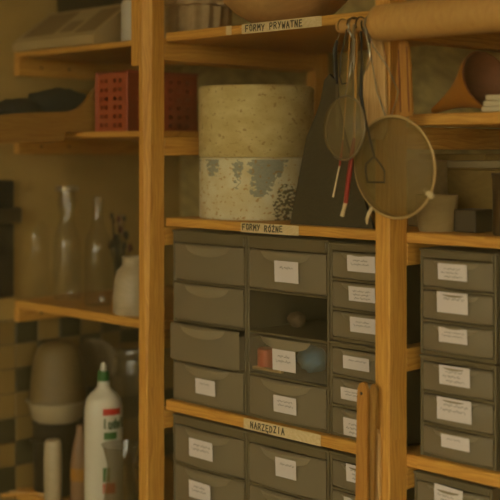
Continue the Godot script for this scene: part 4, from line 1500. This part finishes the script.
func bottle(px: float, py: float, r: float, h: float, kind: int, label: String) -> void:
	var at := PH(px, py, yS3)
	var o := thing("glass_bottle", at, label, "bottle", "glass bottles")
	var st := mb()
	var nr := r * 0.36
	var p := [Vector2(0, 0.003), Vector2(r * 0.9, 0.001), Vector2(r, 0.006), Vector2(r, 0.014), Vector2(r, h * 0.49), Vector2(r * 0.995, h * 0.52), Vector2(r * 0.93, h * 0.60), Vector2(r * 0.6, h * 0.70), Vector2(nr * 1.1, h * 0.78), Vector2(nr, h * 0.93), Vector2(nr * 1.25, h * 0.935), Vector2(nr * 1.25, h * 0.96), Vector2(nr, h * 0.965), Vector2(nr, h)]
	if kind == 1:
		nr = r * 0.5
		p = [Vector2(0, 0.003), Vector2(r * 0.9, 0.001), Vector2(r, 0.006), Vector2(r, 0.014), Vector2(r, h * 0.47), Vector2(r * 0.99, h * 0.50), Vector2(r * 0.9, h * 0.56), Vector2(nr * 1.1, h * 0.68), Vector2(nr, h * 0.76), Vector2(nr * 1.35, h * 0.84), Vector2(nr * 1.35, h * 0.88), Vector2(nr * 1.1, h * 0.94), Vector2(nr * 1.1, h * 0.965)]
	lathe(st, p, 36)
	fin(st, "body", M.glass, o)
	if kind == 1:
		st = mb()
		lathe(st, [Vector2(0, h * 0.962), Vector2(nr * 1.5, h * 0.962), Vector2(nr * 1.62, h * 0.968), Vector2(nr * 1.62, h * 0.992), Vector2(nr * 1.5, h), Vector2(0, h)], 32)
		fin(st, "lid", M.lid, o)

func soap() -> void:
	var at := PH(103.5, 520, yS4)
	var o := thing("soap_bottle", at, "white dish soap bottle with green cap, red band and green lettering", "bottle")
	# the flat oval faces the room; turn it towards the viewer's side a little
	o.rotation.y = deg_to_rad(50)
	var st := mb()
	var w := 0.0385
	var body := [[0.0, 0.0], [0.036, 0.0], [w, 0.005], [w, 0.015], [w, 0.205], [w * 0.99, 0.228], [0.0345, 0.244], [0.026, 0.256], [0.017, 0.263], [0.0125, 0.269], [0.0115, 0.282], [0.0, 0.283]]
	var pr := []
	for b in body:
		pr.append(Vector2(b[0], b[1]))
	lathe(st, pr, 44, Vector3.ZERO, Basis.from_scale(Vector3(1, 1, 0.72)))
	fin(st, "body", M.white, o)
	st = mb()
	lathe(st, [Vector2(0, 0.281), Vector2(0.0112, 0.281), Vector2(0.012, 0.283), Vector2(0.0115, 0.298), Vector2(0.009, 0.301), Vector2(0, 0.301)], 28)
	fin(st, "cap", M.green, o)
	st = mb()
	lathe(st, [Vector2(0, 0.301), Vector2(0.006, 0.301), Vector2(0.0055, 0.312), Vector2(0.0035, 0.317), Vector2(0, 0.318)], 20)
	fin(st, "spout", M.white, o)
	var wrap := func(a, b, d):
		var ang: float = a / w
		return Vector3(sin(ang) * (w + 0.0003 + d), b, cos(ang) * (w + 0.0003 + d) * 0.72)
	# printed band, lettering and the two marks below
	st = mb()
	strip(st, wrap, 0.000, 0.040, 0.216, 0.229)
	fin(st, "red_band", M.red_print, o)
	st = mb()
	lettering(st, "ludwik", 0.054, 0.0125, 0.0034, func(a, b, d): return wrap.call(a + 0.003, b + 0.190, d))
	fin(st, "lettering", M.green_print, o)
	st = mb()
	strip(st, wrap, 0.002, 0.030, 0.168, 0.182)
	fin(st, "green_mark", M.green, o)
	st = mb()
	strip(st, wrap, 0.000, 0.014, 0.084, 0.112)
	fin(st, "green_mark", M.green, o)
	st = mb()
	strip(st, wrap, 0.000, 0.026, 0.060, 0.081)
	fin(st, "red_mark", M.red_print, o)

func strip(st: SurfaceTool, wrap: Callable, a: float, b: float, y0: float, y1: float) -> void:
	st.set_smooth_group(1)
	var n := 10
	for i in n:
		var p := lerpf(a, b, float(i) / n)
		var q := lerpf(a, b, float(i + 1) / n)
		quad(st, wrap.call(p, y0, 0.0003), wrap.call(q, y0, 0.0003), wrap.call(q, y1, 0.0003), wrap.call(p, y1, 0.0003))

# ==================================================================== upper part of the bay beyond the post
func hay_right() -> void:
	var st := mb()
	var z := -0.03
	var mouth := P(487, 80, z)
	var rad := mouth.y - yS5 - 0.0006
	var tip := Vector3(0.042, yS5 + 0.0065, -0.058)
	var axis := (mouth - tip).normalized()
	var side := axis.cross(Vector3.UP).normalized()
	var turn := Basis(side, axis, side.cross(axis))
	var ln := (mouth - tip).length()
	var outer := []
	var inner := []
	for v in [[0.0, 0.10], [0.12, 0.16], [0.28, 0.24], [0.45, 0.36], [0.62, 0.52], [0.80, 0.74], [0.93, 0.93], [1.0, 0.98]]:
		outer.append(Vector2(rad * v[1], ln * v[0]))
		inner.append(Vector2(maxf(rad * v[1] - 0.003, 0.0015), ln * v[0]))
	inner.reverse()
	var o: Node3D = thing("clay_horn", tip, "orange clay horn lying on the short upper board with its brown mouth open", "clay horn")
	lathe(st, outer, 44, Vector3.ZERO, turn)
	fin(st, "outer_skin", M.terracotta, o)
	st = mb()
	lathe(st, [outer[7]] + inner + [Vector2(0, 0)], 44, Vector3.ZERO, turn)
	fin(st, "inner_skin", M.brown_clay, o)
	var c: Vector3
	# papers in front of the cone
	for k in 3:
		st = mb()
		bx(st, Vector3.ZERO, Vector3(0.11, 0.008, 0.055), 0.001, 0, Basis(Vector3.UP, 0.1 * k) * Basis(Vector3.BACK, 0.0))
		o = fin(st, "note_pad", M.paper)
		o.position = Vector3(0.222 + 0.004 * k, yS5 + 0.0043 + 0.0083 * k, -0.034)
		tag(o, ["cream note pad at the bottom of the small pile by the clay horn", "cream note pad in the middle of the small pile by the clay horn", "cream note pad on top of the small pile by the clay horn"][k], "note pad", "note pads by the clay horn")
	# beige cup, plaster block, cardboard box with boards, tin
	z = -0.05
	c = P(437, 226, z)
	st = mb()
	lathe(st, [Vector2(0, 0), Vector2(0.027, 0), Vector2(0.029, 0.003), Vector2(0.032, 0.030), Vector2(0.033, 0.056), Vector2(0.0315, 0.057), Vector2(0.030, 0.03), Vector2(0.026, 0.006), Vector2(0, 0.005)], 36)
	o = fin(st, "beige_cup", M.cup)
	o.position = Vector3(c.x, yMid + 0.0003, z)
	tag(o, "beige plaster cup standing behind the lower edge of the sieve", "cup")
	st = mb()
	bx(st, Vector3(0, 0.0555, 0), Vector3(0.052, 0.11, 0.045), 0.003)
	o = fin(st, "plaster_block", M.cup)
	o.position = Vector3(P(423, 200, -0.115).x, yMid + 0.0005, -0.128)
	tag(o, "upright plaster block behind the beige cup", "block")
	var bp := Vector3(P(467, 200, -0.15).x, yMid + 0.0005, -0.215)
	var t := thing("cardboard_box", bp, "brown cardboard box carrying thin pale boards", "box")
	st = mb()
	bx(st, Vector3(0, 0.048, 0), Vector3(0.15, 0.095, 0.13), 0.002)
	fin(st, "carton", M.card, t)
	box_part("lid_flap", M.card, t, Vector3(0, 0.0965, 0), Vector3(0.151, 0.002, 0.131), 0.0005)
	for k in 2:
		st = mb()
		bx(st, Vector3.ZERO, Vector3(0.19 - 0.05 * k, 0.011, 0.12), 0.001, 0, Basis(Vector3.UP, -0.05 * k))
		o = fin(st, "thin_board", [M.board_pale, M.card][k])
		o.position = bp + Vector3(0.02 - 0.045 * k, 0.1035 + 0.0115 * k, 0.01)
		tag(o, ["pale thin board lying directly on the cardboard box", "brown thin board lying on the pale one"][k], "board")
	st = mb()
	bx(st, Vector3(0, 0.0175, 0), Vector3(0.040, 0.035, 0.05), 0.002)
	o = fin(st, "small_dark_box", M.small_box)
	o.position = Vector3(P(468, 215, -0.06).x, yMid + 0.0005, -0.075)
	tag(o, "small dark box standing beside the beige cup", "box")
	st = mb()
	lathe(st, [Vector2(0, 0), Vector2(0.030, 0), Vector2(0.031, 0.003), Vector2(0.031, 0.085), Vector2(0.0325, 0.087), Vector2(0.0325, 0.092), Vector2(0, 0.092)], 32)
	o = fin(st, "grey_tin", M.dull_steel)
	o.position = Vector3(P(512, 215, -0.05).x, yMid + 0.0003, -0.055)
	tag(o, "grey metal tin standing on the FORMY RÓŻNE board near the carton", "tin")
